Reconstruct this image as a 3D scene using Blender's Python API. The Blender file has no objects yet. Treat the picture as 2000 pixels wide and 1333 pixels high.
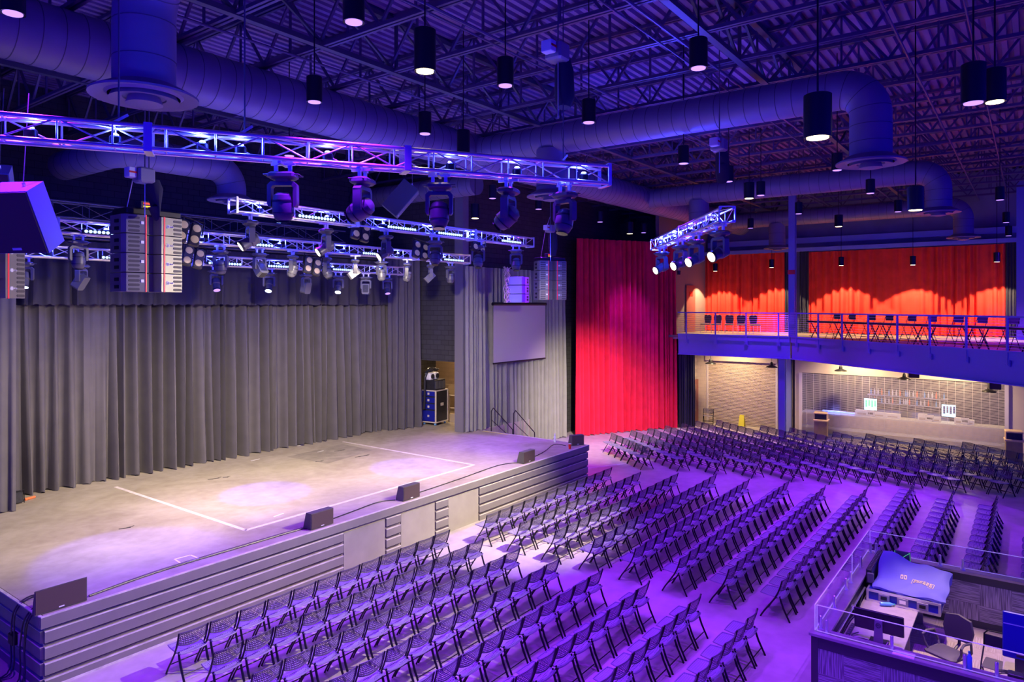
import bpy, math, random
from mathutils import Matrix, Vector
random.seed(7)
C = bpy.context.scene.collection
PI = math.pi
# ------------------------------------------------------------------ camera
F = 1365.0; CX = 1000.0; HY = 597.0; H = 6.2          # focal length, principal column, horizon row (pixels), eye height (m)
TH = math.atan(1015 / 1365.0); S_, C_ = math.sin(TH), math.cos(TH)
cam = bpy.data.cameras.new('camera'); cam_o = bpy.data.objects.new('camera', cam); C.objects.link(cam_o)
cam.sensor_width = 36; cam.lens = 36 * F / 2000
cam.shift_x = 0.0; cam.shift_y = (HY - 666.5) / 2000
cam.clip_start = .1; cam.clip_end = 200
cam_o.location = (0, 0, H)
cam_o.rotation_euler = (PI / 2, 0, -(PI / 2 - math.atan2(S_, C_)))
bpy.context.scene.camera = cam_o
# ------------------------------------------------------------------ world, exposure
w = bpy.data.worlds.new('world'); bpy.context.scene.world = w; w.use_nodes = True
w.node_tree.nodes['Background'].inputs[0].default_value = (.010, .003, 1.0, 1)
w.node_tree.nodes['Background'].inputs[1].default_value = 1.4  # blue ambient fill added through the open sides; no such source in the hall
vs = bpy.context.scene.view_settings
vs.view_transform = 'Standard'; vs.look = 'None'; vs.exposure = 0.0; vs.gamma = 1; vs.use_curve_mapping = False
bpy.context.scene.cycles.max_bounces = 6
bpy.context.scene.cycles.diffuse_bounces = 3
bpy.context.scene.cycles.sample_clamp_indirect = 6

# pixel -> point on a plane of the place
def wz(px, py, z):
    d = F * (H - z) / (py - HY); r = (px - CX) / F * d
    return Vector((r * S_ + d * C_, -r * C_ + d * S_, z))
def wd(px, py, d):
    r = (px - CX) / F * d
    return Vector((r * S_ + d * C_, -r * C_ + d * S_, H - (py - HY) * d / F))
def wy(px, py, Y):
    k = (px - CX) / F; return wd(px, py, Y / (S_ - k * C_))
def wx(px, py, X):
    k = (px - CX) / F; return wd(px, py, X / (C_ + k * S_))

# ------------------------------------------------------------------ lights
def lamp(kind, name, loc, col, power, target=None, size=.05, angle=90, blend=.5, parent=None):
    l = bpy.data.lights.new(name, kind); l.color = col; l.energy = power
    if kind == 'SPOT': l.spot_size = math.radians(angle); l.spot_blend = blend; l.shadow_soft_size = size
    elif kind == 'POINT': l.shadow_soft_size = size
    elif kind == 'AREA': l.size = size
    o = bpy.data.objects.new(name, l); C.objects.link(o); o.location = loc
    if target is not None:
        o.rotation_euler = (Vector(target) - Vector(loc)).to_track_quat('-Z', 'Y').to_euler()
    return o
BLUE = (.22, .012, 1.0); WARM = (1.0, .70, .38); TRUSSBLUE = (.03, .05, 1.0); NEUT = (1.0, .82, .58)

# ------------------------------------------------------------------ materials
MATS = {}
def mat(name, col, rough=.6, metal=0., emit=None, es=0., noise=None, bump=0., bscale=30, alpha=None, trans=0., spec=.5):
    if name in MATS: return MATS[name]
    m = bpy.data.materials.new(name); m.use_nodes = True; nt = m.node_tree
    b = nt.nodes['Principled BSDF']
    b.inputs['Base Color'].default_value = (*col, 1); b.inputs['Roughness'].default_value = rough
    b.inputs['Metallic'].default_value = metal
    b.inputs['Specular IOR Level'].default_value = spec
    if trans: b.inputs['Transmission Weight'].default_value = trans
    if emit: b.inputs['Emission Color'].default_value = (*emit, 1); b.inputs['Emission Strength'].default_value = es
    if noise:
        sc, amt = noise
        tc = nt.nodes.new('ShaderNodeTexCoord'); n = nt.nodes.new('ShaderNodeTexNoise'); n.inputs['Scale'].default_value = sc; n.inputs['Detail'].default_value = 6
        nt.links.new(tc.outputs['Object'], n.inputs['Vector'])
        r = nt.nodes.new('ShaderNodeValToRGB'); r.color_ramp.elements[0].position = .3; r.color_ramp.elements[1].position = .7
        r.color_ramp.elements[0].color = (*[max(0, c * (1 - amt)) for c in col], 1)
        r.color_ramp.elements[1].color = (*[min(1, c * (1 + amt)) for c in col], 1)
        nt.links.new(n.outputs['Fac'], r.inputs['Fac']); nt.links.new(r.outputs['Color'], b.inputs['Base Color'])
    if bump:
        tc = nt.nodes.new('ShaderNodeTexCoord'); n = nt.nodes.new('ShaderNodeTexNoise'); n.inputs['Scale'].default_value = bscale; n.inputs['Detail'].default_value = 4
        nt.links.new(tc.outputs['Object'], n.inputs['Vector'])
        bp = nt.nodes.new('ShaderNodeBump'); bp.inputs['Strength'].default_value = bump
        nt.links.new(n.outputs['Fac'], bp.inputs['Height']); nt.links.new(bp.outputs['Normal'], b.inputs['Normal'])
    MATS[name] = m; return m

def concrete(name, c0, c1, c2, rough, scale=.35):
    m = bpy.data.materials.new(name); m.use_nodes = True; nt = m.node_tree; b = nt.nodes['Principled BSDF']
    tc = nt.nodes.new('ShaderNodeTexCoord')
    n1 = nt.nodes.new('ShaderNodeTexNoise'); n1.inputs['Scale'].default_value = scale; n1.inputs['Detail'].default_value = 9; n1.inputs['Distortion'].default_value = 1.2
    n2 = nt.nodes.new('ShaderNodeTexNoise'); n2.inputs['Scale'].default_value = scale * 9; n2.inputs['Detail'].default_value = 8
    for n in (n1, n2): nt.links.new(tc.outputs['Object'], n.inputs['Vector'])
    r = nt.nodes.new('ShaderNodeValToRGB'); e = r.color_ramp.elements
    e[0].position = .32; e[0].color = (*c0, 1); e[1].position = .68; e[1].color = (*c2, 1)
    x = e.new(.5); x.color = (*c1, 1)
    mx = nt.nodes.new('ShaderNodeMath'); mx.operation = 'MULTIPLY_ADD'; mx.inputs[1].default_value = .35; 
    nt.links.new(n2.outputs['Fac'], mx.inputs[0])
    ma = nt.nodes.new('ShaderNodeMath'); ma.operation = 'MULTIPLY'; ma.inputs[1].default_value = .65
    nt.links.new(n1.outputs['Fac'], ma.inputs[0]); nt.links.new(ma.outputs[0], mx.inputs[2])
    nt.links.new(mx.outputs[0], r.inputs['Fac']); nt.links.new(r.outputs['Color'], b.inputs['Base Color'])
    b.inputs['Roughness'].default_value = rough; MATS[name] = m; return m

def blocks(name, col, mortar, bw=.4, bh=.2, axis='XZ', rough=.85, dark=.8):
    m = bpy.data.materials.new(name); m.use_nodes = True; nt = m.node_tree; b = nt.nodes['Principled BSDF']
    tc = nt.nodes.new('ShaderNodeTexCoord'); sp = nt.nodes.new('ShaderNodeSeparateXYZ'); cb = nt.nodes.new('ShaderNodeCombineXYZ')
    nt.links.new(tc.outputs['Object'], sp.inputs[0])
    nt.links.new(sp.outputs['X' if axis == 'XZ' else 'Y'], cb.inputs[0]); nt.links.new(sp.outputs['Z'], cb.inputs[1])
    br = nt.nodes.new('ShaderNodeTexBrick'); br.inputs['Scale'].default_value = 1
    br.inputs['Brick Width'].default_value = bw; br.inputs['Row Height'].default_value = bh; br.inputs['Mortar Size'].default_value = .008
    br.inputs['Color1'].default_value = (*col, 1); br.inputs['Color2'].default_value = (*[c * dark for c in col], 1); br.inputs['Mortar'].default_value = (*mortar, 1)
    nt.links.new(cb.outputs[0], br.inputs['Vector']); nt.links.new(br.outputs['Color'], b.inputs['Base Color'])
    bp = nt.nodes.new('ShaderNodeBump'); bp.inputs['Strength'].default_value = .6; bp.inputs['Distance'].default_value = .01; bp.invert = True
    nt.links.new(br.outputs['Fac'], bp.inputs['Height']); nt.links.new(bp.outputs['Normal'], b.inputs['Normal'])
    b.inputs['Roughness'].default_value = rough; MATS[name] = m; return m

def carpet_tiles(name, c0, c1, axis):
    """quarter-turned ribbed carpet tiles: fine lines that change direction tile by tile"""
    m = bpy.data.materials.new(name); m.use_nodes = True; nt = m.node_tree; b = nt.nodes['Principled BSDF']; L = nt.links
    tc = nt.nodes.new('ShaderNodeTexCoord'); sp = nt.nodes.new('ShaderNodeSeparateXYZ'); L.new(tc.outputs['Object'], sp.inputs[0])
    u = sp.outputs['X' if axis[0] == 'X' else 'Y']; v = sp.outputs['Z' if axis[1] == 'Z' else 'Y']
    cb = nt.nodes.new('ShaderNodeCombineXYZ'); L.new(u, cb.inputs[0]); L.new(v, cb.inputs[1])
    ck = nt.nodes.new('ShaderNodeTexChecker'); ck.inputs['Scale'].default_value = 2.0; L.new(cb.outputs[0], ck.inputs['Vector'])
    outs = []
    for sc in ((75, 2.5, 1), (2.5, 75, 1)):
        mp = nt.nodes.new('ShaderNodeMapping'); mp.inputs['Scale'].default_value = sc; L.new(cb.outputs[0], mp.inputs['Vector'])
        n = nt.nodes.new('ShaderNodeTexNoise'); n.inputs['Scale'].default_value = 1; n.inputs['Detail'].default_value = 1; L.new(mp.outputs[0], n.inputs['Vector']); outs.append(n.outputs['Fac'])
    mx = nt.nodes.new('ShaderNodeMix'); L.new(ck.outputs['Fac'], mx.inputs[0]); L.new(outs[0], mx.inputs[2]); L.new(outs[1], mx.inputs[3])
    r = nt.nodes.new('ShaderNodeValToRGB'); r.color_ramp.elements[0].position = .42; r.color_ramp.elements[1].position = .6
    r.color_ramp.elements[0].color = (*c0, 1); r.color_ramp.elements[1].color = (*c1, 1)
    L.new(mx.outputs[0], r.inputs['Fac']); L.new(r.outputs['Color'], b.inputs['Base Color']); b.inputs['Roughness'].default_value = .95
    MATS[name] = m; return m

concrete('hall_concrete', (.34, .30, .27), (.47, .42, .37), (.60, .54, .48), .38)
concrete('stage_deck', (.31, .26, .19), (.40, .345, .265), (.49, .43, .345), .7, .5)
blocks('dark_block', (.055, .055, .06), (.018, .018, .02))
blocks('dark_block_side', (.055, .055, .06), (.02, .02, .022), axis='YZ')
blocks('brown_block', (.42, .30, .19), (.34, .24, .15), axis='YZ', dark=.97)
blocks('beige_block', (.55, .46, .36), (.45, .38, .30), axis='YZ', dark=.97)
carpet_tiles('booth_carpet_near', (.20, .18, .19), (.52, .48, .47), 'YZ')
carpet_tiles('booth_carpet_side', (.20, .18, .19), (.52, .48, .47), 'XZ')
carpet_tiles('booth_floor_carpet', (.40, .34, .27), (.55, .48, .40), 'XY')
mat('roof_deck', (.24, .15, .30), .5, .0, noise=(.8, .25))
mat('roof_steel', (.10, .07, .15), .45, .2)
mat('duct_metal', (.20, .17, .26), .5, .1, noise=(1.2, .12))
mat('duct_ring', (.07, .07, .10), .6)
mat('alu', (.85, .84, .84), .38, .9)
mat('dark_truss', (.10, .10, .13), .5, .5)
mat('black_plastic', (.025, .025, .03), .38, noise=(14, .3))
mat('fixture_grey', (.13, .13, .14), .42, .2)
mat('fixture_light', (.30, .30, .30), .45, .1)
mat('black_metal', (.02, .02, .025), .35, .5)
mat('chair_plastic', (.25, .23, .30), .36)
mat('chair_mesh_back_shaded', (.085, .075, .10), .4)  # darker than the seat plastic, mostly shade on the backs painted in
mat('chair_metal', (.018, .018, .022), .35, .5)
mat('black_cloth', (.118, .108, .116), .95, noise=(2.5, .07), bump=.15, bscale=180, spec=.2)
mat('grey_cloth', (.28, .28, .25), .95, noise=(2.5, .07), bump=.15, bscale=180, spec=.2)
mat('navy_cloth', (.04, .04, .06), .95, spec=.2)
mat('red_cloth', (.84, .018, .075), .9, noise=(2.0, .12), bump=.12, bscale=160, spec=.2)
mat('orange_red_cloth', (.85, .05, .03), .9, noise=(2.0, .12), bump=.12, bscale=160, spec=.2)
mat('fascia_paint', (.21, .195, .18), .5, noise=(1.5, .07)); mat('valance_cloth', (.055, .05, .055), .95, spec=.2)
mat('fascia_edge', (.62, .58, .52), .5, noise=(6, .2))
mat('panel_wood', (.32, .30, .25), .6, noise=(2, .10))
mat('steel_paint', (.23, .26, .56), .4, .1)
mat('cream_paint', (.55, .47, .40), .7, noise=(1, .06))
mat('screen_grey', (.42, .38, .40), .8)
mat('shutter_beige', (.60, .50, .40), .38, .2)
mat('shutter_slat', (.75, .70, .66), .4, .3)
mat('bar_top', (.75, .70, .62), .3)
mat('bar_front', (.80, .70, .56), .7, noise=(5, .1))
mat('white_paint', (.8, .8, .8), .5)
mat('tape', (.72, .64, .62), .6, noise=(9, .15))
mat('white_tape', (.9, .9, .9), .6)
mat('yellow_tape', (.75, .70, .05), .6)
mat('red_plastic', (.75, .03, .02), .4)
mat('orange_plastic', (.9, .2, .05), .5)
mat('chrome', (.9, .9, .9), .28, .85)
mat('trash_brown', (.20, .13, .10), .5, noise=(6, .1))
mat('trash_tan', (.60, .42, .25), .45)
mat('blue_cover', (.14, .14, .50), .75, bump=.3, bscale=9)
mat('blue_panel', (.01, .015, .30), .4)
mat('desk_laminate', (.38, .33, .32), .55, noise=(8, .1))
mat('paper', (.8, .8, .78), .7)
mat('bottle_blue', (.15, .45, .85), .15)
mat('bottle_clear', (.75, .78, .80), .2)
mat('cap_green', (.02, .45, .30), .4)
mat('rail_wood', (.5, .4, .28), .6); mat('balcony_deck', (.22, .17, .11), .5)
mat('beige_metal', (.70, .62, .50), .45)
mat('speaker_grille', (.08, .05, .045), .7, bump=.2, bscale=200)
mat('array_slot', (.075, .07, .065), .6); mat('array_grey', (.21, .20, .17), .4, .1)
mat('array_dark', (.10, .095, .09), .6)
mat('red_line', (.85, .01, .04), .4, emit=(.9, .02, .08), es=.25)
mat('fabric_seat', (.06, .06, .09), .9)
mat('letter_cream', (.75, .62, .42), .7)
mat('glow_blue', (0, 0, 0), .5, emit=(.30, .20, 1.0), es=9)
mat('glow_violet', (0, 0, 0), .5, emit=(.42, .22, 1.0), es=2)
mat('glow_warm', (0, 0, 0), .5, emit=(1.0, .78, .40), es=8)
mat('glow_lens', (0, 0, 0), .5, emit=(1.0, .86, .55), es=6)
mat('glow_star', (0, 0, 0), .5, emit=(.45, .60, 1.0), es=30)
mat('glow_led', (0, 0, 0), .5, emit=(.38, .55, 1.0), es=2.5)
mat('blinder_lens', (.42, .33, .20), .35, emit=(1, .75, .4), es=.10)
mat('glow_screen', (0, 0, 0), .5, emit=(.55, .80, 1.0), es=2.2)
mat('glow_screen_green', (0, 0, 0), .5, emit=(.1, .9, .35), es=2)
mat('glow_bluebar', (0, 0, 0), .5, emit=(.12, .20, 1.0), es=5)
mat('glow_red', (0, 0, 0), .5, emit=(1, .05, .02), es=1.5)
mat('glow_amber', (0, 0, 0), .5, emit=(1, .6, .02), es=1.5)
mat('lens_dark', (.01, .01, .02), .08, .0)
mat('tablet_glow', (0, 0, 0), .3, emit=(.08, .06, .5), es=.8)
g = bpy.data.materials.new('clear_glass'); g.use_nodes = True; nt = g.node_tree; nt.nodes.clear()
o_ = nt.nodes.new('ShaderNodeOutputMaterial'); mx_ = nt.nodes.new('ShaderNodeMixShader'); tr_ = nt.nodes.new('ShaderNodeBsdfTransparent'); gl_ = nt.nodes.new('ShaderNodeBsdfGlossy'); fr_ = nt.nodes.new('ShaderNodeLayerWeight'); pw_ = nt.nodes.new('ShaderNodeMath'); pw_.operation = 'POWER'; pw_.inputs[1].default_value = 4; ml_ = nt.nodes.new('ShaderNodeMath'); ml_.operation = 'MULTIPLY_ADD'; ml_.inputs[1].default_value = .45; ml_.inputs[2].default_value = .02
tr_.inputs[0].default_value = (.95, .95, .98, 1); gl_.inputs['Roughness'].default_value = .03; nt.links.new(fr_.outputs['Facing'], pw_.inputs[0]); nt.links.new(pw_.outputs[0], ml_.inputs[0])
nt.links.new(ml_.outputs[0], mx_.inputs[0]); nt.links.new(tr_.outputs[0], mx_.inputs[1]); nt.links.new(gl_.outputs[0], mx_.inputs[2]); nt.links.new(mx_.outputs[0], o_.inputs[0]); MATS['clear_glass'] = g
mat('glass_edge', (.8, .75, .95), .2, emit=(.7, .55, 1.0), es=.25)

# ------------------------------------------------------------------ mesh builder
class MB:
    def __init__(s, M=None): s.v = []; s.f = []; s.M = M
    def add(s, vs, fs):
        n = len(s.v)
        s.v += [tuple(s.M @ Vector(v)) if s.M is not None else tuple(v) for v in vs]
        s.f += [tuple(i + n for i in f) for f in fs]; return s
    def box(s, a, b):
        (x0, y0, z0), (x1, y1, z1) = a, b
        return s.add([(x0, y0, z0), (x1, y0, z0), (x1, y1, z0), (x0, y1, z0), (x0, y0, z1), (x1, y0, z1), (x1, y1, z1), (x0, y1, z1)],
                     [(0, 3, 2, 1), (4, 5, 6, 7), (0, 1, 5, 4), (1, 2, 6, 5), (2, 3, 7, 6), (3, 0, 4, 7)])
    def bbox(s, a, b, e=.01):          # box with chamfered edges
        (x0, y0, z0), (x1, y1, z1) = a, b
        V = []; F_ = []
        def ring(x0, y0, x1, y1, z, e): return [(x0 + e, y0, z), (x1 - e, y0, z), (x1, y0 + e, z), (x1, y1 - e, z), (x1 - e, y1, z), (x0 + e, y1, z), (x0, y1 - e, z), (x0, y0 + e, z)]
        for z, i in ((z0, e), (z0 + e, 0), (z1 - e, 0), (z1, e)): V += ring(x0 + i, y0 + i, x1 - i, y1 - i, z, e)
        F_.append(tuple(range(7, -1, -1))); F_.append(tuple(range(24, 32)))
        for r in range(3):
            for k in range(8): a_ = r * 8 + k; b_ = r * 8 + (k + 1) % 8; F_.append((a_, b_, b_ + 8, a_ + 8))
        return s.add(V, F_)
    def bar(s, p, q, w_, h_=None, up=(0, 0, 1)):
        p, q = Vector(p), Vector(q); h_ = h_ or w_; d = (q - p).normalized(); up = Vector(up)
        if abs(d.dot(up)) > .98: up = Vector((1, 0, 0))
        a = d.cross(up).normalized() * w_ / 2; b = a.cross(d).normalized() * h_ / 2
        return s.add([p - a - b, p + a - b, p + a + b, p - a + b, q - a - b, q + a - b, q + a + b, q - a + b],
                     [(0, 1, 2, 3), (7, 6, 5, 4), (0, 4, 5, 1), (1, 5, 6, 2), (2, 6, 7, 3), (3, 7, 4, 0)])
    def tube(s, pts, r, n=8, cap=True):
        pts = [Vector(p) for p in pts]; rs = r if isinstance(r, (list, tuple)) else [r] * len(pts); V = []; F_ = []
        d0 = (pts[1] - pts[0]).normalized(); up = Vector((0, 0, 1)) if abs(d0.z) < .9 else Vector((1, 0, 0)); a = d0.cross(up).normalized()
        for i, p in enumerate(pts):
            d = ((pts[min(i + 1, len(pts) - 1)] - p).normalized() + (p - pts[max(i - 1, 0)]).normalized()); d = d.normalized() if d.length > 1e-6 else d0
            a = (a - d * a.dot(d)).normalized(); b = d.cross(a)
            for k in range(n): t = 2 * PI * k / n; V.append(p + (a * math.cos(t) + b * math.sin(t)) * rs[i])
        for i in range(len(pts) - 1):
            for k in range(n): F_.append((i * n + k, i * n + (k + 1) % n, (i + 1) * n + (k + 1) % n, (i + 1) * n + k))
        if cap: F_.append(tuple(range(n - 1, -1, -1))); F_.append(tuple(range((len(pts) - 1) * n, len(pts) * n)))
        return s.add(V, F_)
    def lathe(s, prof, n=24, o=(0, 0, 0), cap=True):
        o = Vector(o); V = []; F_ = []
        for r, z in prof:
            for k in range(n): t = 2 * PI * k / n; V.append(o + Vector((r * math.cos(t), r * math.sin(t), z)))
        for i in range(len(prof) - 1):
            for k in range(n): F_.append((i * n + k, i * n + (k + 1) % n, (i + 1) * n + (k + 1) % n, (i + 1) * n + k))
        if cap: F_.append(tuple(range(n - 1, -1, -1))); F_.append(tuple(range((len(prof) - 1) * n, len(prof) * n)))
        return s.add(V, F_)
    def ell(s, c, rx, ry, rz, n=12, m=8):
        V = []; F_ = []
        for j in range(m + 1):
            ph = PI * j / m
            for k in range(n): t = 2 * PI * k / n; V.append((c[0] + rx * math.sin(ph) * math.cos(t), c[1] + ry * math.sin(ph) * math.sin(t), c[2] - rz * math.cos(ph)))
        for j in range(m):
            for k in range(n): F_.append((j * n + k, j * n + (k + 1) % n, (j + 1) * n + (k + 1) % n, (j + 1) * n + k))
        return s.add(V, F_)
    def prism(s, poly, axis, a, b):    # polygon in the plane across an axis, pushed from a to b
        def P(u, v, t): return {'x': (t, u, v), 'y': (u, t, v), 'z': (u, v, t)}[axis]
        n = len(poly); V = [P(u, v, a) for u, v in poly] + [P(u, v, b) for u, v in poly]
        F_ = [tuple(range(n)), tuple(range(2 * n - 1, n - 1, -1))] + [(i, i + n, (i + 1) % n + n, (i + 1) % n) for i in range(n)]
        return s.add(V, F_)
    def mesh(s, name, m, smooth=False):
        me = bpy.data.meshes.new(name); me.from_pydata(s.v, [], s.f)
        me.materials.append(MATS[m] if isinstance(m, str) else m)
        if smooth:
            me.shade_smooth()
            try: me.set_sharp_from_angle(angle=math.radians(38))
            except Exception: pass
        me.validate(); return me
    def build(s, name, m, parent=None, smooth=False, label=None):
        o = bpy.data.objects.new(name, s.mesh(name, m, smooth)); C.objects.link(o)
        if parent is not None: o.parent = parent
        if label: o['label'] = label
        return o
def use(me, name, parent=None, loc=(0, 0, 0), rot=(0, 0, 0), label=None):
    o = bpy.data.objects.new(name, me); C.objects.link(o); o.location = loc; o.rotation_euler = rot
    if parent is not None: o.parent = parent
    if label: o['label'] = label
    return o
def T(x=0, y=0, z=0): return Matrix.Translation((x, y, z))
def RZ(a): return Matrix.Rotation(a, 4, 'Z')
def tag(o, label, cat, group=None, kind=None):
    o['label'] = label; o['category'] = cat
    if group: o['group'] = group
    if kind: o['kind'] = kind
    return o
def thing(name, label, cat, loc=(0, 0, 0), rz=0, group=None, rot=None):
    o = bpy.data.objects.new(name, None); C.objects.link(o); o.location = loc; o.rotation_euler = rot or (0, 0, rz); o.empty_display_size = .1
    return tag(o, label, cat, group)
def inv(o):                                  # builder whose input is in world coordinates, for a part of o (o unrotated)
    return MB(Matrix.Translation(-Vector(o.location)))
def struct(name, mb, m, smooth=False, parent=None):
    o = mb.build(name, m, parent, smooth)
    if parent is None: o['kind'] = 'structure'
    return o
def copy_tree(o, parent=None):
    c = o.copy(); C.objects.link(c)
    if parent is not None: c.parent = parent
    for ch in list(o.children): copy_tree(ch, c)
    return c
ORD = ['first', 'second', 'third', 'fourth', 'fifth', 'sixth', 'seventh', 'eighth', 'ninth', 'tenth', 'eleventh', 'twelfth', 'thirteenth', 'fourteenth', 'fifteenth', 'sixteenth', 'seventeenth', 'eighteenth', 'nineteenth']
# ================================================================== the setting
# X runs along the stage front (away), Y from the audience to the back of the stage, Z up
SZ = 1.19                     # stage height
ZJ = 11.3; ZD = 12.55         # underside of the joists, underside of the roof deck
struct('floor', MB().box((-8, -12, -.2), (42, 24, 0)), 'hall_concrete')
# corrugated roof deck
m = MB(); V = []; Fc = []; y = -12; ys = []
while y < 25: ys += [(y, ZD), (y + .11, ZD), (y + .13, ZD + .09), (y + .22, ZD + .09)]; y += .24
for yy, zz in ys: V += [(-8, yy, zz), (42, yy, zz)]
for i in range(len(ys) - 1): Fc.append((2 * i, 2 * i + 2, 2 * i + 3, 2 * i + 1))
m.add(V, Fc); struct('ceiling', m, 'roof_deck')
struct('wall_back', MB().box((-8, 23.2, 0), (42, 23.4, ZD + .3)), 'dark_block')
struct('wall_far', MB().box((40.6, -12, 0), (40.8, 23.2, ZD + .3)), mat('upper_wall', (.20, .20, .26), .8, noise=(1, .15)))
# open-web joists along Y
def joist(x, k):
    t = thing('roof_joist', 'open web steel roof joist, %s of those running over the hall from the camera side' % (ORD[k] if k < len(ORD) else 'last'), 'joist', (x, 6, ZJ), group='steel roof joists')
    ms = inv(t)
    for dx in (-.05, .05):
        ms.bar((x + dx, -12, ZJ + .03), (x + dx, 23.2, ZJ + .03), .06, .07); ms.bar((x + dx, -12, ZD - .05), (x + dx, 23.2, ZD - .05), .06, .07)
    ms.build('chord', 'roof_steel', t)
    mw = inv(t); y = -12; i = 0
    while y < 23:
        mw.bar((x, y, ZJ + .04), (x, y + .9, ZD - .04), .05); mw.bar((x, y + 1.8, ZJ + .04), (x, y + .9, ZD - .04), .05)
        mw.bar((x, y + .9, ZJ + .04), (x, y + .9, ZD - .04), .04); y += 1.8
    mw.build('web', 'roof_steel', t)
XJ = [3.25, 5.1] + [6.98 + 1.88 * i for i in range(18)]
for k, x in enumerate(XJ): joist(x, k)
# bridging girders and conduits along X
def girder(y, k):
    t = thing('roof_girder', 'dark steel girder across the joists, %s from the camera' % ORD[k], 'girder', (10, y, ZJ + .6), group='dark roof girders')
    a = inv(t); a.bar((-8, y, ZJ + .02), (40.5, y, ZJ + .02), .14, .10); a.bar((-8, y, ZD - .12), (40.5, y, ZD - .12), .14, .10); a.build('chord', 'dark_truss', t)
    b = inv(t); x = -8; i = 0
    while x < 40: b.bar((x, y, ZJ), (x + 1.88, y, ZD - .12) if i % 2 else (x, y, ZD - .12), .06); b.bar((x, y, ZD - .12), (x + 1.88, y, ZJ), .05); x += 1.88; i += 1
    b.build('web', 'dark_truss', t)
for k, y in enumerate((-1.5, 4.9, 11.2, 17.4)): girder(y, k)
for k, (y, z, r) in enumerate(((.9, ZJ - .06, .02), (2.0, ZJ - .08, .025), (5.35, ZJ - .07, .03), (5.7, ZJ - .08, .02), (8.1, ZJ - .07, .03), (8.3, ZJ - .07, .02), (11.9, ZJ - .07, .025), (-3, ZJ - .07, .03))):
    tag(MB().tube([(-6, y, z), (40.5, y, z)], r, 6).build('ceiling_pipe', 'roof_steel'), 'thin pipe running along under the roof joists, %s from the camera' % ORD[k], 'pipe', 'thin ceiling pipes')

# ---- stage
XL, XR, YF = 4.54, 21.7, 12.8
m = MB(); m.box((XL, YF, 0), (XR, 17.75, SZ)); m.box((XL, 17.75, 0), (25.2, 23.2, SZ)); struct('floor_stage', m, 'stage_deck')
st = thing('stage_facing', 'dark grey stage front of lapped horizontal boards with a white worn top edge', 'stage front', (XL, YF, 0))
m = inv(st); m.box((XL - .06, YF - .07, SZ - .19), (XR + .06, YF - .01, SZ - .012)); m.box((XL - .07, YF - .01, SZ - .19), (XL - .005, 19.3, SZ - .012)); m.box((XR + .005, YF - .01, SZ - .19), (XR + .06, 17.6, SZ - .012)); m.build('fascia', 'fascia_paint', st)
m = inv(st); m.box((XL - .06, YF - .07, SZ - .011), (XR + .06, YF - .025, SZ + .008)); m.box((XL - .07, YF - .02, SZ - .011), (XL - .02, 19.3, SZ + .008)); m.box((XR + .02, YF - .02, SZ - .011), (XR + .06, 17.6, SZ + .008)); m.build('edge_strip', 'fascia_edge', st)
PAN = [(wy(668, 900, YF).x, wy(752, 900, YF).x), (wy(780, 900, YF).x, wy(849, 900, YF).x), (wy(873, 900, YF).x, wy(934, 900, YF).x)]
segs = []; x = XL
for a, b in PAN: segs.append((x, a)); x = b
segs.append((x, XR))
def lap(m, x0, x1, z0, z1):
    m.prism([(YF - .055, z0), (YF - .055, z1 - .012), (YF - .035, z1), (YF - .003, z1), (YF - .003, z0)], 'x', x0, x1)
m = inv(st)
for k in range(4):
    z1 = .942 - k * .262
    z0 = max(z1 - .19, .0) if k < 3 else .0
    for a, b in segs: lap(m, a, b, z0, z1)
m.build('lapped_boards', 'fascia_paint', st)
mA = inv(st); mB_ = inv(st)
for k in range(4):
    z1 = .942 - k * .262; z0 = max(z1 - .19, .0) if k < 3 else .0
    mA.box((XL - .05, YF - .003, z0), (XL - .003, 19.3, z1)); mB_.box((XR + .003, YF - .003, z0), (XR + .045, 17.6, z1))
mA.build('lapped_boards', 'fascia_paint', st); mB_.build('lapped_boards', 'fascia_paint', st)
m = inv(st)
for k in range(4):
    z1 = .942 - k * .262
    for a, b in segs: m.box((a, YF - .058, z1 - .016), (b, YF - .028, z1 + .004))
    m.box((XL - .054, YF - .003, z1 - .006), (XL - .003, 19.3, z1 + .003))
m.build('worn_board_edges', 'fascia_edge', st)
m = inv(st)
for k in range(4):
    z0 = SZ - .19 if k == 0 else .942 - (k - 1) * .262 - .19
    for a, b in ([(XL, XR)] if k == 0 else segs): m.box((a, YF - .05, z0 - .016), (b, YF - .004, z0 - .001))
m.build('painted_shadow_strips', 'black_metal', st)  # black strips stand in for the shadow line under each board
m = inv(st); m.prism([(YF - .07, .0), (YF - .07, .035), (YF - .056, .035), (YF - .056, 0)], 'x', XL, PAN[0][0]); m.build('floor_trim', 'fascia_edge', st)
for a, b in PAN:
    m = inv(st); m.box((a + .03, YF - .03, .0), (b - .03, YF - .004, .93)); m.build('access_panel', 'panel_wood', st)
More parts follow.
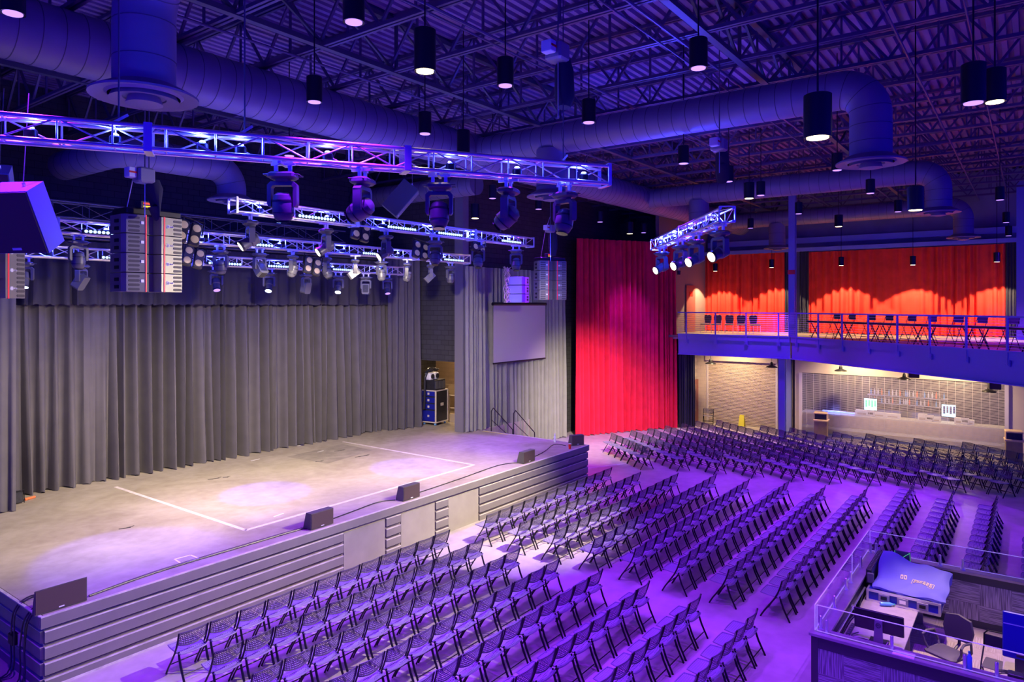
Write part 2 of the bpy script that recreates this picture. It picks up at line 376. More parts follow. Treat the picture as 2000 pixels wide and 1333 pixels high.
# floor markings on stage
def strip(m, p, q, w_, z=SZ):
    p, q = Vector((p[0], p[1], z)), Vector((q[0], q[1], z)); n = (q - p).normalized().cross(Vector((0, 0, 1))) * w_ / 2; u = Vector((0, 0, .003))
    m.add([p - n, q - n, q + n, p + n, p - n + u, q - n + u, q + n + u, p + n + u], [(3, 2, 1, 0), (4, 5, 6, 7), (0, 1, 5, 4), (1, 2, 6, 5), (2, 3, 7, 6), (3, 0, 4, 7)])
m = MB(); strip(m, (8.95, 20.3), (8.95, 14.05), .10); strip(m, (8.95, 14.05), (16.9, 14.05), .10); strip(m, (16.9, 14.05), (16.9, 20.3), .10)
tag(m.build('tape_outline', 'tape'), 'pale tape outline of a large rectangle on the stage floor', 'floor tape')
m = MB(); a = wz(341, 1093, SZ); b = wz(372, 1085, SZ); c = wz(388, 1091, SZ); d = wz(353, 1101, SZ)
for p, q in ((a, b), (b, c), (c, d), (d, a)): strip(m, p, q, .035)
tag(m.build('tape_square', 'white_tape'), 'small white tape rectangle near the stage front edge', 'floor tape')
for px, py, l in ((490, 901, .35), (620, 884, .3), (535, 1010, .3), (580, 872, .3)):
    a = wz(px, py, SZ); m = MB(); strip(m, a, a + Vector((l, .05, 0)), .04); tag(m.build('spike_mark', 'white_tape'), {490: 'short pale tape mark left of the dark patch at the back of the stage', 620: 'short pale tape mark in front of the grey curtain near the stage middle', 535: 'short pale tape mark beside the big tape outline corner', 580: 'short pale tape mark closest under the grey curtain hem'}[px], 'floor tape')
m = MB()
for (x, y, l) in ((7.3, 16.4, .22), (10.9, 19.0, .3), (11.3, 18.9, .12), (15.6, 19.2, .35), (15.4, 17.9, .5), (14.2, 18.4, .2)): strip(m, (x, y), (x + l, y - .1), .05); strip(m, (x + .1, y - .06), (x + l + .1, y - .03), .03)
tag(m.build('scuff_marks', mat('scuff', (.05, .045, .04), .9)), 'scattered dark scuffs and scraps of tape on the stage floor', 'scuffs', kind='stuff')
m = MB(); a, b, c, d = wz(560, 893, SZ), wz(668, 868, SZ), wz(728, 880, SZ), wz(640, 906, SZ)
m.add([a + Vector((0, 0, .002)), d + Vector((0, 0, .002)), c + Vector((0, 0, .002)), b + Vector((0, 0, .002)), a, d, c, b], [(0, 1, 2, 3), (7, 6, 5, 4), (0, 4, 5, 1), (1, 5, 6, 2), (2, 6, 7, 3), (3, 7, 4, 0)])
tag(m.build('floor_patch', mat('patch', (.30, .26, .21), .8, noise=(3, .2))), 'dark rectangular worn patch at the back middle of the stage floor', 'floor patch')

# ---- curtains
def curtain(pts, z0, z1, nf, amp, mt, name='curtain', flare=.5, seed=1, parent=None, label=None, flat_top=.5, sub=10):
    rnd = random.Random(seed); pts = [Vector((p[0], p[1], 0)) for p in pts]
    L = [0]
    for a, b in zip(pts, pts[1:]): L.append(L[-1] + (b - a).length)
    def at(s):
        for i in range(len(pts) - 1):
            if s <= L[i + 1] + 1e-6:
                d = (pts[i + 1] - pts[i]).normalized(); return pts[i] + d * (s - L[i]), Vector((-d.y, d.x, 0))
        d = (pts[-1] - pts[-2]).normalized(); return pts[-1], Vector((-d.y, d.x, 0))
    n = nf * sub; ph = []; p_ = 0
    am = [rnd.uniform(.35, 1.25) for _ in range(nf + 2)]; ws = [rnd.uniform(.6, 1.4) for _ in range(nf + 1)]
    tot = sum(ws); cum = [0]
    for w_ in ws: cum.append(cum[-1] + w_ / tot)
    rows = 9; V = []; lean = [rnd.uniform(-.5, .5) for _ in range(nf + 2)]
    for j in range(rows + 1):
        t = j / rows; z = z1 + (z0 - z1) * t; k = flat_top + (1 - flat_top) * min(1, t * 1.6) + flare * max(0, t - .55) ** 1.3
        for i in range(n + 1):
            u = i / n; q = 0
            while q < nf and u > cum[q + 1]: q += 1
            lo, hi = cum[q], cum[q + 1]; f = (u - lo) / (hi - lo)
            sn = math.sin(2 * PI * f); sn = math.copysign(abs(sn) ** .7, sn)
            a_ = am[q] * (1 - f) + am[q + 1] * f
            p, nrm = at(u * L[-1]); d = Vector((nrm.y, -nrm.x, 0))
            off = amp * a_ * k * sn + amp * .35 * math.sin(u * nf * 5.3 + seed + t * 1.5)
            tw = (lean[q] * (1 - f) + lean[q + 1] * f) * amp * .9 * t * t * (0 if i in (0, n) else 1)
            V.append(p + nrm * off + d * tw + Vector((0, 0, z + (.02 * math.sin(i * .9 + seed) if j == rows else 0))))
    Fc = [(j * (n + 1) + i, j * (n + 1) + i + 1, (j + 1) * (n + 1) + i + 1, (j + 1) * (n + 1) + i) for j in range(rows) for i in range(n)]
    m = inv(parent) if parent is not None else MB()
    o = m.add(V, Fc).build(name, mt, parent, smooth=True)
    for p in o.data.polygons: p.use_smooth = True
    if label: tag(o, label, 'curtain')
    return o
curtain([(6.9, 21.3), (20.9, 21.05)], SZ + .02, 7.9, 46, .24, 'black_cloth', label='very wide dark grey pleated curtain across the back of the stage', seed=3, flare=.9)
curtain([(19.4, 20.6), (20.85, 20.25)], SZ + .02, 8.2, 5, .12, 'black_cloth', label='narrow dark curtain at the right end of the back curtain, beside the opening', seed=9)
curtain([(5.2, 20.75), (19.9, 20.75)], 6.22, 7.95, 38, .08, 'valance_cloth', name='valance', label='short dark pleated valance hanging above the back curtain', seed=5, flare=.1)
curtain([(5.2, 20.3), (6.45, 19.85)], SZ + .02, 8, 4, .10, 'black_cloth', label='dark leg curtain at the left edge of the stage', seed=12)
struct('wall_left', MB().box((6.3, 21.0, SZ), (6.5, 23.2, ZD)), 'dark_block_side')
o = MB().bbox((6.5, 21.75, 1.42), (6.52, 21.87, 1.58), .005).build('wall_outlet', 'white_paint'); tag(o, 'white wall outlet behind the stage left curtain', 'outlet')
# ---- side walls of the stage and the corner beyond
struct('wall_proscenium', MB().box((21.0, 18.35, 3.94), (21.25, 23.2, ZD)), 'dark_block_side')
struct('wall_pilaster', MB().box((20.9, 17.95, SZ), (21.25, 18.38, ZD)), mat('pilaster_paint', (.20, .19, .22), .7))
struct('wall_backstage', MB().box((25.0, 17.95, SZ), (25.2, 23.2, 4.6)), 'brown_block')
struct('ceiling_backstage', MB().box((21.25, 18.2, 4.5), (25.0, 23.2, 4.6)), 'brown_block')
struct('wall_side', MB().box((21.25, 18.2, 0), (34.5, 18.4, ZD)), 'dark_block')
lamp('POINT', 'backstage_lamp_light', (22.6, 20.4, 4.1), (1, .72, .42), 120, size=.15)
# grey side curtains and projection screen
curtain([(20.93, 17.86), (22.05, 17.76)], SZ + .02, 7.75, 5, .07, 'grey_cloth', label='tall light grey curtain beside the dark stage pilaster', seed=21, flare=.3)
curtain([(21.9, 17.95), (22.5, 17.9), (27.9, 17.75)], .03, 7.75, 24, .17, 'grey_cloth', label='long grey curtain behind the projection screen and stage steps', seed=22, flare=.3)
t = thing('projection_screen', 'grey projection screen hanging in front of the grey curtain', 'screen', (24.2, 17.55, 6))
inv(t).box((22.36, 17.55, 3.86), (26.1, 17.57, 6.2)).build('screen_cloth', 'screen_grey', t)
inv(t).tube([(22.3, 17.56, 6.26), (26.16, 17.56, 6.26)], .07, 12).build('roller_case', 'black_metal', t)
inv(t).tube([(22.34, 17.56, 3.83), (26.12, 17.56, 3.83)], .035, 8).build('weight_bar', 'black_metal', t)
# red house curtain and its dark neighbour
curtain([(28.3, 17.25), (30.2, 16.35), (33.35, 14.5)], .03, 9.38, 22, .19, 'red_cloth', label='tall bright red house curtain from roof to floor', seed=31, flare=.5)
curtain([(33.45, 14.35), (34.1, 13.75)], .03, 3.75, 7, .06, 'navy_cloth', label='dark blue curtain under the balcony end beside the red curtain', seed=33)
# ---- stage right steps
t = thing('stage_steps', 'black steps with two handrails leading down off the right side of the stage', 'steps', (22.2, 16.6, 0))
m = inv(t)
for i in range(5): m.box((XR + .08 + i * .28, 16.2, 0), (XR + .36 + i * .28, 17.2, .98 - i * .2))
m.build('tread', 'black_metal', t)
for yy in (16.15, 17.25):
    inv(t).tube([(XR + .12, yy, 1.0), (XR + .12, yy, 2.0), (XR + .25, yy, 2.1), (XR + 1.55, yy, 1.05), (XR + 1.55, yy, .1)], .02, 8).build('handrail', 'black_metal', t)
    inv(t).tube([(XR + .12, yy, 1.65), (XR + 1.55, yy, .65)], .012, 6).build('mid_rail', 'black_metal', t)
m = MB(); strip(m, (XR - .06, 16.3), (XR - .06, 17.55), .05, SZ); tag(m.build('edge_tape', 'yellow_tape'), 'yellow warning tape on the right stage edge above the steps', 'floor tape')
# painted line on the hall floor right of the stage
m = MB(); strip(m, (22.1, 14.05), (26.9, 11.6), .06, 0); tag(m.build('floor_line', 'tape'), 'thin pale line on the hall floor right of the stage', 'floor line')
# ================================================================== stage things
# low floor speakers on the stage lip
def lip_speaker(px, py, w_, lab, rz=0.0, depth=.28, h=.36, back=0):
    p = wz(px, py, SZ); t = thing('stage_monitor', lab, 'speaker', (p.x, YF + .05 + depth / 2 + back, SZ + .009), rz, 'speakers along the stage lip')
    m = MB(); m.prism([(-depth / 2, 0), (depth / 2, 0), (depth / 2 - .10, h), (-depth / 2, h)], 'x', -w_ / 2, w_ / 2)
    m.build('cabinet', 'array_dark', t)
    MB().box((-w_ / 2 + .015, -depth / 2 - .012, .02), (w_ / 2 - .015, -depth / 2 - .001, h - .015)).build('grille', 'speaker_grille', t)
    MB().box((-.04, -depth / 2 - .016, .03), (.04, -depth / 2 - .0125, .05)).build('badge', 'white_paint', t)
lip_speaker(120, 1190, .78, 'low dark speaker at the near left corner of the stage', depth=.10, h=.40)
lip_speaker(628, 1030, .62, 'low dark wedge speaker on the stage lip above the left access panel')
lip_speaker(800, 975, .60, 'low dark wedge speaker on the stage lip above the middle access panel')
lip_speaker(1028, 903, .62, 'low dark wedge speaker on the stage lip, second from its right end')
lip_speaker(1130, 870, .50, 'low dark wedge speaker turned at the far right corner of the stage', rz=-.5, back=.15)
p = (20.9, 13.55, SZ)
t = thing('water_bottle', 'clear plastic water bottle standing at the far right of the stage', 'bottle', (21.45, 14.0, SZ)); MB().lathe([(.04, 0), (.045, .02), (.045, .2), (.02, .27), (.02, .29)], 12).build('body', 'bottle_clear', t, True); MB().lathe([(.022, .29), (.022, .32)], 10).build('cap', 'white_paint', t)
t = thing('plastic_cup', 'small red cup beside the far right wedge speaker', 'cup', (20.75, 12.92, SZ + .009)); MB().lathe([(.04, 0), (.055, .17)], 14).build('body', 'red_plastic', t, True); MB().lathe([(.058, .17), (.058, .18)], 14).build('rim', 'white_paint', t)
# cable along the lip
def cable(pts, r, m_, lab, cat='cable', name='cable', grp=None):
    P = [Vector(p) for p in pts]; out = []
    for i in range(len(P) - 1):
        p0, p1, p2, p3 = P[max(i - 1, 0)], P[i], P[i + 1], P[min(i + 2, len(P) - 1)]
        for j in range(5):
            t = j / 5; out.append(.5 * ((2 * p1) + (p2 - p0) * t + (2 * p0 - 5 * p1 + 4 * p2 - p3) * t * t + (3 * p1 - p0 - 3 * p2 + p3) * t ** 3))
    out.append(P[-1]); return tag(MB().tube(out, r, 6).build(name, m_, None, True), lab, cat, grp)
zc = SZ + .02
cable([(5.3, 12.98, zc), (6.5, 13.13, zc), (8, 13.12, zc), (9.6, 13.08, zc), (9.78, 13.0, zc)], .014, 'black_plastic', 'black cable along the stage lip from the near corner speaker')
cable([(5.3, 13.02, zc), (6.5, 13.2, zc), (8, 13.2, zc), (9.6, 13.16, zc), (9.78, 13.1, zc)], .006, 'array_slot', 'thin greyish cable beside the black one on the stage lip')
cable([(10.5, 13.1, zc), (11.3, 13.2, zc), (12.2, 13.3, zc), (12.6, 13.1, zc)], .012, 'black_plastic', 'black cable on the stage between the second and third lip speakers')
cable([(13.3, 13.1, zc), (15.2, 13.2, zc), (17.2, 13.35, zc), (17.9, 13.1, zc)], .012, 'black_plastic', 'black cable on the stage between the third and fourth lip speakers')
cable([(18.6, 13.1, zc), (19.8, 13.35, zc), (20.8, 13.6, zc + .05), (21.1, 13.3, zc)], .012, 'black_plastic', 'black cable on the stage running to the far right wedge speaker')
# cables down the near left end of the stage
for k, (y, b) in enumerate(((13.05, .20), (13.12, .12), (13.2, .28), (13.6, .05), (13.68, .15))):
    cable([(5.0, y - .1, zc), (4.66, y, SZ + .06), (4.42, y, SZ - .1), (4.40, y + b * .6, .6), (4.36 - b * .4, y - b * .4, .1), (4.0 - b, y + .2, .02), (3.7, y + .5 - b, .02), (3.9 + b, y + .8, .02), (4.2, y + .5, .02)], .013, 'black_plastic',
          'dark cable hanging down the left end of the stage, %s from the corner' % ORD[k], grp='cables at the left end of the stage')
t = thing('outlet_box', 'small dark outlet box on the left end of the stage', 'outlet', (4.45, 13.75, .55)); inv(t).bbox((4.38, 13.65, .5), (4.486, 13.85, .68), .01).build('box', 'black_metal', t); inv(t).box((4.45, 13.55, .5), (4.486, 13.62, .7)).build('cover_plate', 'cream_paint', t)
for k in range(2):
    t = thing('cable_plug', ('red ended' if k else 'white ended') + ' cable plug on the floor left of the stage', 'plug', (3.9 + k * .05, 14.5 + k * .18, .03)); MB().tube([(0, 0, 0), (.12, .05, .02)], .025, 8).build('grip', 'red_plastic' if k else 'white_paint', t); MB().tube([(.12, .05, .02), (.16, .065, .02)], .015, 8).build('tip', 'chrome', t)
# small box and orange tool by the left curtain
p = wz(28, 985, SZ)
t = thing('power_box', 'small black power box on the stage by the left curtain', 'box', (p.x, p.y, SZ)); MB().bbox((-.16, -.12, .02), (.16, .12, .3), .02).build('body', 'black_plastic', t); MB().tube([(-.17, -.13, .02), (-.17, -.13, .34), (.17, -.13, .34), (.17, -.13, .02)], .012, 6).build('handle', 'black_metal', t)
p = wz(52, 978, SZ); t = thing('cable_connector', 'orange cable connector lying on the stage near the left curtain', 'connector', (p.x, p.y, SZ + .035), .3); MB().tube([(-.05, 0, 0), (.22, 0, 0)], [.035, .03], 8).build('body', 'orange_plastic', t); MB().tube([(-.3, .02, -.01), (-.05, 0, 0)], .012, 6).build('lead', 'black_plastic', t)
# road cases in the opening
def road_case(x, y, w_, d_, h, rz, lab, drawers):
    t = thing('road_case', lab, 'road case', (x, y, SZ), rz)
    MB().box((-w_ / 2, -d_ / 2, .14), (w_ / 2, d_ / 2, h)).build('body', 'black_plastic', t)
    m = MB(); e = .022
    for a in (-w_ / 2, w_ / 2):
        for b in (-d_ / 2, d_ / 2): m.bar((a, b, .13), (a, b, h + .01), .05)
    for z in (.14, h):
        for a in (-w_ / 2, w_ / 2): m.bar((a, -d_ / 2, z), (a, d_ / 2, z), .045)
        for b in (-d_ / 2, d_ / 2): m.bar((-w_ / 2, b, z), (w_ / 2, b, z), .045)
    m.build('corner_rails', 'beige_metal', t)
    hs = [.14 + (h - .14) * f for f in (0, .38, .59, .8, 1)]
    for i in range(4 if drawers else 0):
        dr = MB().box((-w_ / 2 - .02, -d_ / 2 + .05, hs[i] + .04), (-w_ / 2 - .001, d_ / 2 - .05, hs[i + 1] - .02)).build('drawer', 'blue_panel', t)
        MB().bbox((-w_ / 2 - .035, -.05, (hs[i] + hs[i + 1]) / 2 - .04), (-w_ / 2 - .021, .05, (hs[i] + hs[i + 1]) / 2 + .05), .006).build('latch', 'beige_metal', dr)
    MB().bbox((-.1, -d_ / 2 - .03, h * .55), (.1, -d_ / 2 - .025 + .02, h * .55 + .13), .004).build('handle', 'beige_metal', t)
    for a in (-w_ / 2 + .08, w_ / 2 - .08):
        for b in (-d_ / 2 + .08, d_ / 2 - .08):
            c = MB(T(a, b, .06) @ Matrix.Rotation(PI / 2, 4, 'X')).lathe([(.055, -.02), (.055, .02)], 12).build('caster', 'bottle_blue', t); MB().bar((a, b, .06), (a, b, .15), .05).build('fork', 'chrome', c)
    return t
a = wz(846, 829, SZ); RCR = .12
road_case(a.x + .1, a.y, .85, .72, 1.45, RCR, 'black road case with pale edges and four blue drawers in the stage opening', True)
road_case(a.x - .35, a.y + .95, .7, .62, 1.3, RCR, 'second black road case half hidden behind the stage curtain', True)
t = thing('amp_rack', 'dark amplifier rack sitting on top of the road case with drawers', 'rack', (a.x + .1, a.y, SZ + 1.475), RCR)
MB().bbox((-.4, -.3, 0), (.35, .3, .42), .015).build('body', 'black_plastic', t)
for i in range(3): MB().box((-.36 + i * .24, -.325, .05), (-.17 + i * .24, -.301, .36)).build('front_panel', 'fixture_grey', t)
t = thing('gear_pile', 'two white cased lights with coiled black cables heaped on the amplifier rack', 'lights', (a.x, a.y, SZ + 1.90), RCR)
for i in range(2): MB().bbox((-.42 + i * .34, -.16, 0), (-.14 + i * .34, .14, .3), .03).build('housing', 'white_paint', t); MB(T(-.28 + i * .34, -.17, .15) @ Matrix.Rotation(PI / 2, 4, 'X')).lathe([(.1, 0), (.1, .03)], 16).build('lens', 'black_plastic', t)
m = MB()
for k in range(5): m.tube([(-.3 + .1 * k + .22 * math.cos(i * .6), .22 * math.sin(i * .6) * .7, .36 + .05 * (k % 3) + .03 * math.sin(i)) for i in range(12)], .022, 6)
m.tube([(-.4, 0, .35), (-.5, .05, .1), (-.52, .05, -.5), (-.5, .1, -1.2)], .05, 8); m.build('cable_coil', 'black_plastic', t)
t = thing('ramp_railing', 'cream painted pipe railing beside the road case in the stage opening', 'railing', (23.0, 19.6, SZ))
y0 = wz(870, 822, SZ)
m = inv(t); P = Vector((y0.x + .15, y0.y - .1, SZ)); Q = P + Vector((.2, -2.0, 0))
m.tube([P, P + Vector((0, 0, 1.1)), Q + Vector((0, 0, 1.1)), Q], .025, 8); m.tube([P + Vector((0, 0, .55)), Q + Vector((0, 0, .55))], .02, 8); m.build('rails', 'beige_metal', t)
inv(t).box((P.x - .3, Q.y, SZ), (P.x - .1, P.y - .2, SZ + .35)).build('ramp_side', 'rail_wood', t)
# ================================================================== ducts
RD = .53; ZDU = 10.73
def duct(path, r, name_lab, ring=.62, loc=None, n=28):
    path = [Vector(p) for p in path]; t = thing('air_duct', name_lab, 'duct', path[0], group=None)
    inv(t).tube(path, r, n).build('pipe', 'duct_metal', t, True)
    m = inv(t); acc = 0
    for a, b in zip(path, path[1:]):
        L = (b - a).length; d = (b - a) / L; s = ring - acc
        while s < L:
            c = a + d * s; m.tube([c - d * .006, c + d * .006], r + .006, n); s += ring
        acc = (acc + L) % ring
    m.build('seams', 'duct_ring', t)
    return t
def arc(c, a, b, r, a0, a1, n=8):       # centre, two axes
    return [Vector(c) + Vector(a) * r * math.cos(t) + Vector(b) * r * math.sin(t) for t in [a0 + (a1 - a0) * i / n for i in range(n + 1)]]
YD = 13.3
duct([(-6, YD, ZDU), (39.8, YD, ZDU)], RD, 'very long fat round air duct crossing above the stage front', .34)
def diffuser(x, y, z, lab, R=.66):
    t = thing('air_diffuser', lab, 'air diffuser', (x, y, z), group='round ceiling air diffusers')
    MB().lathe([(.41, .16), (R * .78, .10), (R, .02), (R, -.01), (R * .72, .03), (R * .66, .0)], 32, cap=False).build('outer_cone', 'duct_metal', t, True)
    MB().lathe([(R * .56, .06), (R * .64, -.05), (R * .40, -.02), (R * .36, .05)], 32, cap=False).build('middle_ring', 'duct_metal', t, True)
    MB().lathe([(R * .28, .03), (R * .34, -.10), (R * .10, -.13)], 32).build('inner_cone', 'duct_metal', t, True)
    MB().lathe([(.40, .08), (.40, .10)], 24).build('throat', 'duct_ring', t)
    return t
def elbow_run(x, y0, y1, r, zd, lab, n=.34):
    """runs from the long duct at y0 to y1, then elbows down to zd"""
    R = r * 1.5
    pts = [Vector((x, y0, ZDU - .02)), Vector((x, y1 + R, ZDU - .02))] + arc((x, y1 + R, ZDU - .02 - R), (0, 0, 1), (0, -1, 0), R, 0, PI / 2)[1:] + [Vector((x, y1, zd))]
    duct(pts, r, lab, n)
for x, y1, zd, lab, dl in ((15.9, 2.65, 9.12, 'nearest air duct running towards the right and bending down', 'round diffuser under the nearest bent duct at upper right'),
                     (27.2, 2.5, 9.3, 'second air duct behind the nearest one, bending down at its right end', 'round diffuser under the second bent duct'),
                     (37.3, 2.46, 9.25, 'farthest air duct above the balcony curtains, bending down at its right end', 'round diffuser under the farthest duct, above the red balcony curtain')):
    elbow_run(x, YD, y1, .40, zd, lab); diffuser(x, y1, zd, dl)
for x, y, lab in ((15.9, 10.5, 'behind the end of the long front truss'), (27.2, 10.8, 'behind the short bright truss'), (37.3, 10.6, 'above the left balcony curtain')):
    duct([(x, y, ZDU - .3), (x, y, 9.16)], .40, 'short vertical duct drop ' + lab, .5); diffuser(x, y, 9.16, 'round diffuser on the short duct drop ' + lab)
# near left drop with its elbow
R = .7; x, y = 4.72, 9.84
duct([(x, y, 9.08), (x, y, 10.15)] + arc((x, y - R, 10.15), (0, 1, 0), (0, 0, 1), R, 0, PI / 2)[1:] + [(x, y - 3.4, 10.85)], .40, 'large blue lit vertical duct elbowing down at upper left', .5)
diffuser(x, y, 9.08, 'largest round air diffuser, at upper left under the vertical duct', .69)
R = .6
duct([(20, 23.1, 10.7), (20, 16.5, 10.7)], .40, 'blue lit round duct above the stage behind the front truss', .4)
duct([(11.4, 18.6, 9.25), (11.4, 18.6, 9.55)] + arc((11.4 - R, 18.6, 9.55), (1, 0, 0), (0, 0, 1), R, 0, PI / 2)[1:] + [(8.9, 18.6, 10.15)] + arc((8.9, 18.6 + R, 10.15), (0, -1, 0), (-1, 0, 0), R, 0, PI / 2)[1:] + [(8.3, 22, 10.15)], .40, 'dark duct with two bends above the back of the stage', .5)
diffuser(11.4, 18.6, 9.23, 'pale round diffuser above the stage behind the second truss')

# ================================================================== pendant downlights
PM = {}
def pendant(p, blue, lab, r=.13, h=.42, power=None, grp=None, angle=75, blend=.8):
    key = (blue, r, h)
    if key not in PM:
        PM[key] = (MB().lathe([(r * .86, .012), (r, 0), (r, h), (r * .9, h + .01), (.02, h + .03)], 20).mesh('pendant_body', 'black_metal', True),
                   MB().lathe([(r * .78, -.004), (r * .78, .008)], 20).mesh('pendant_lens', 'glow_violet' if blue else 'glow_warm'),
                   MB().tube([(0, 0, h), (0, 0, max(.3, ZD - p.z))], .012, 6).mesh('pendant_rod', 'black_metal'))
    a, b, c = PM[key]
    t = thing('pendant_downlight', lab, 'pendant light', p, group=grp or ('blue lit pendant cylinders' if blue else 'warm lit pendant cylinders'))
    use(a, 'housing', t); use(b, 'lens', t); use(c, 'rod', t)
    lamp('SPOT', 'pendant_beam', (p.x, p.y, p.z - .03), BLUE if blue else WARM, power if power is not None else (2800 if blue else 130), (p.x, p.y, 0), .06, angle, blend)
    return t
BL = [((25, 27), 'blue pendant light at the top left corner in front of the fat duct'), ((691, 44), 'blue pendant light near the top, left of the nearest warm pendant'),
      ((614, 200), 'blue pendant light above the middle of the fat duct'), ((987, 168), 'blue pendant light right of the nearest warm pendant'),
      ((830, 262), 'blue pendant light before the fat duct, under the nearest warm pendant'), ((1150, 240), 'blue pendant light in front of the nearest right-hand duct'),
      ((1364, 134), 'blue pendant light high at upper right above the nearest duct'), ((565, 305), 'blue pendant light seen through the long front truss'),
      ((1335, 320), 'blue pendant light just under the nearest right-hand duct'), ((1423, 355), 'blue pendant light above the bright short truss end'),
      ((1486, 382), 'blue pendant light beside the small warm pendant over the second duct'), ((1635, 333), 'blue pendant light in front of the second duct, right of centre'),
      ((1700, 378), 'blue pendant light below the second duct, left of its bend'), ((1466, 446), 'blue pendant light low before the far wall left of the balcony column'),
      ((1560, 418), 'blue pendant light above the balcony column'), ((1754, 414), 'blue pendant light left of the low warm pendant near the second bend'),
      ((1953, 391), 'blue pendant light near the right edge, highest of the three in line'), ((1965, 435), 'blue pendant light near the right edge, middle of the three in line'),
      ((962, 388), 'blue pendant light behind the front truss near its right end'), ((1052, 409), 'blue pendant light left of the diffuser behind the front truss end'),
      ((1172, 434), 'blue pendant light above the top left of the red curtain'), ((1257, 455), 'blue pendant light above the red curtain, left of the short truss')]
for (px, py), lab in BL:
    pendant(wz(px, py, 9.6), True, lab)
pendant(wz(1970, 461, 9.25), True, 'blue pendant light near the right edge, lowest of the three in line')
pendant(wz(1901, 202, 8.8), True, 'larger blue pendant light at upper right beside a warm one', r=.14, h=.5)
WL = [((830, 140), 9.6, .16, .6, 'nearest warm pendant light, tall black cylinder at top centre'), ((905, 303), 9.6, .15, .55, 'warm pendant light at the duct corner above the front truss'),
      ((1597, 270), 8.15, .155, .5, 'tall black warm pendant light in front of the nearest right-hand duct'), ((1943, 200), 9.3, .15, .5, 'warm pendant light at upper right beside the larger blue one'),
      ((1463, 388), 9.6, .16, .5, 'small warm pendant light over the second duct beside a blue one'), ((1638, 443), 9.6, .17, .5, 'small warm pendant light before the dark wall above the balcony'),
      ((1788, 411), 8.1, .15, .46, 'warm pendant light just left of the second duct bend'), ((928, 427), 9.2, .15, .5, 'small warm pendant light behind the right end of the second truss'),
      ((1230, 457), 9.3, .15, .5, 'small warm pendant light directly above the red curtain')]
for (px, py), z, r, h, lab in WL: pendant(wz(px, py, z), False, lab, r, h)

# ================================================================== trusses
W = .255
def truss(P, Q, ztop, lab, mt='alu', w=W, step=.52, plates=(0, 1), seams=(), name='lighting_truss', cr=.025, plate_mt='alu'):
    P, Q = Vector((P[0], P[1], ztop)), Vector((Q[0], Q[1], ztop)); d = (Q - P).normalized(); n = Vector((-d.y, d.x, 0)); L = (Q - P).length
    t = thing(name, lab, 'truss', P); z = Vector((0, 0, 1))
    cor = [n * w / 2, -n * w / 2, -n * w / 2 - z * w, n * w / 2 - z * w]
    for c in cor: inv(t).tube([P + c, Q + c], cr, 10).build('chord', mt, t, True)
    m = inv(t); k = int(L / step); s = L / k
    for f in range(4):
        a, b = cor[f], cor[(f + 1) % 4]
        for i in range(k):
            p0, p1 = P + d * s * i, P + d * s * (i + 1)
            m.tube([p0 + (a if (i + f) % 2 else b), p1 + (b if (i + f) % 2 else a)], .011, 6, False)
            if i: m.tube([p0 + a, p0 + b], .011, 6, False)
    m.build('bracing', mt, t)
    for u in list(plates) + list(seams):
        m = inv(t); c = P + d * (L * u); e = w / 2 + .03; th = .05 if u in plates else .07
        ctr = c - z * w / 2
        for q in ((n * e, z), (-n * e, z)): m.bar(ctr + q[0] - z * e, ctr + q[0] + z * e, .05 if u in plates else .09, .02, up=n)
        for q in (z * e, -z * e): m.bar(ctr + q - n * e, ctr + q + n * e, .05 if u in plates else .09, .02)
        m.build('end_plate', plate_mt, t)
    return t
# T1 long front truss, at an angle to the stage
D1 = Vector((.857, -.515, 0)); P1 = Vector((4.03, 8.29, 0))
def on1(px, off=0):
    k = (px - CX) / F; # r - k d = 0
    a = (P1.x * S_ - P1.y * C_) - k * (P1.x * C_ + P1.y * S_); b = (D1.x * S_ - D1.y * C_) - k * (D1.x * C_ + D1.y * S_); return P1 + D1 * (-a / b)
Z1 = 8.27; A1 = P1 - D1 * 3.05; B1 = P1 + D1 * 6.1
truss(A1, B1, Z1, 'long silver box truss in front, slanting across the upper left', seams=(1 / 3, 2 / 3), plates=(1,))
Z2, Y2 = 8.36, 13.0; X2 = (wy(455, 400, Y2).x, wy(1035, 470, Y2).x)
truss((X2[0], Y2), (X2[1], Y2), Z2, 'silver box truss with lamps behind the long front truss', seams=(.3, .72))
Z3, Y3 = 7.93, 15.8; X3 = (wy(108, 430, Y3).x, wy(912, 505, Y3).x)
truss((X3[0], Y3), (X3[1], Y3), Z3, 'silver box truss over the middle of the stage, third from the front', seams=(.34, .8))
Z4, Y4 = 7.58, 18.4; X4 = (5.6, wy(783, 525, Y4).x)
truss((X4[0], Y4), (X4[1], Y4), Z4, 'silver box truss nearest the back curtain valance', seams=(.38,))
P5, Q5 = (19.3, 9.0), (13.7, 4.86); Z5 = 8.14
truss(P5, Q5, Z5, 'short silver truss glowing blue before the red curtain and balcony', seams=(.5,))
truss((5.5, 19.9), (16.5, 19.9), 8.85, 'dark lattice batten high over the back of the stage', mt='dark_truss', w=.4, step=.8, plates=(), name='lighting_batten', plate_mt='dark_truss')
truss((5.5, 20.4), (19.5, 20.4), 8.25, 'dark lattice batten carrying the valance', mt='dark_truss', w=.25, step=.7, plates=(), name='lighting_batten', plate_mt='dark_truss')
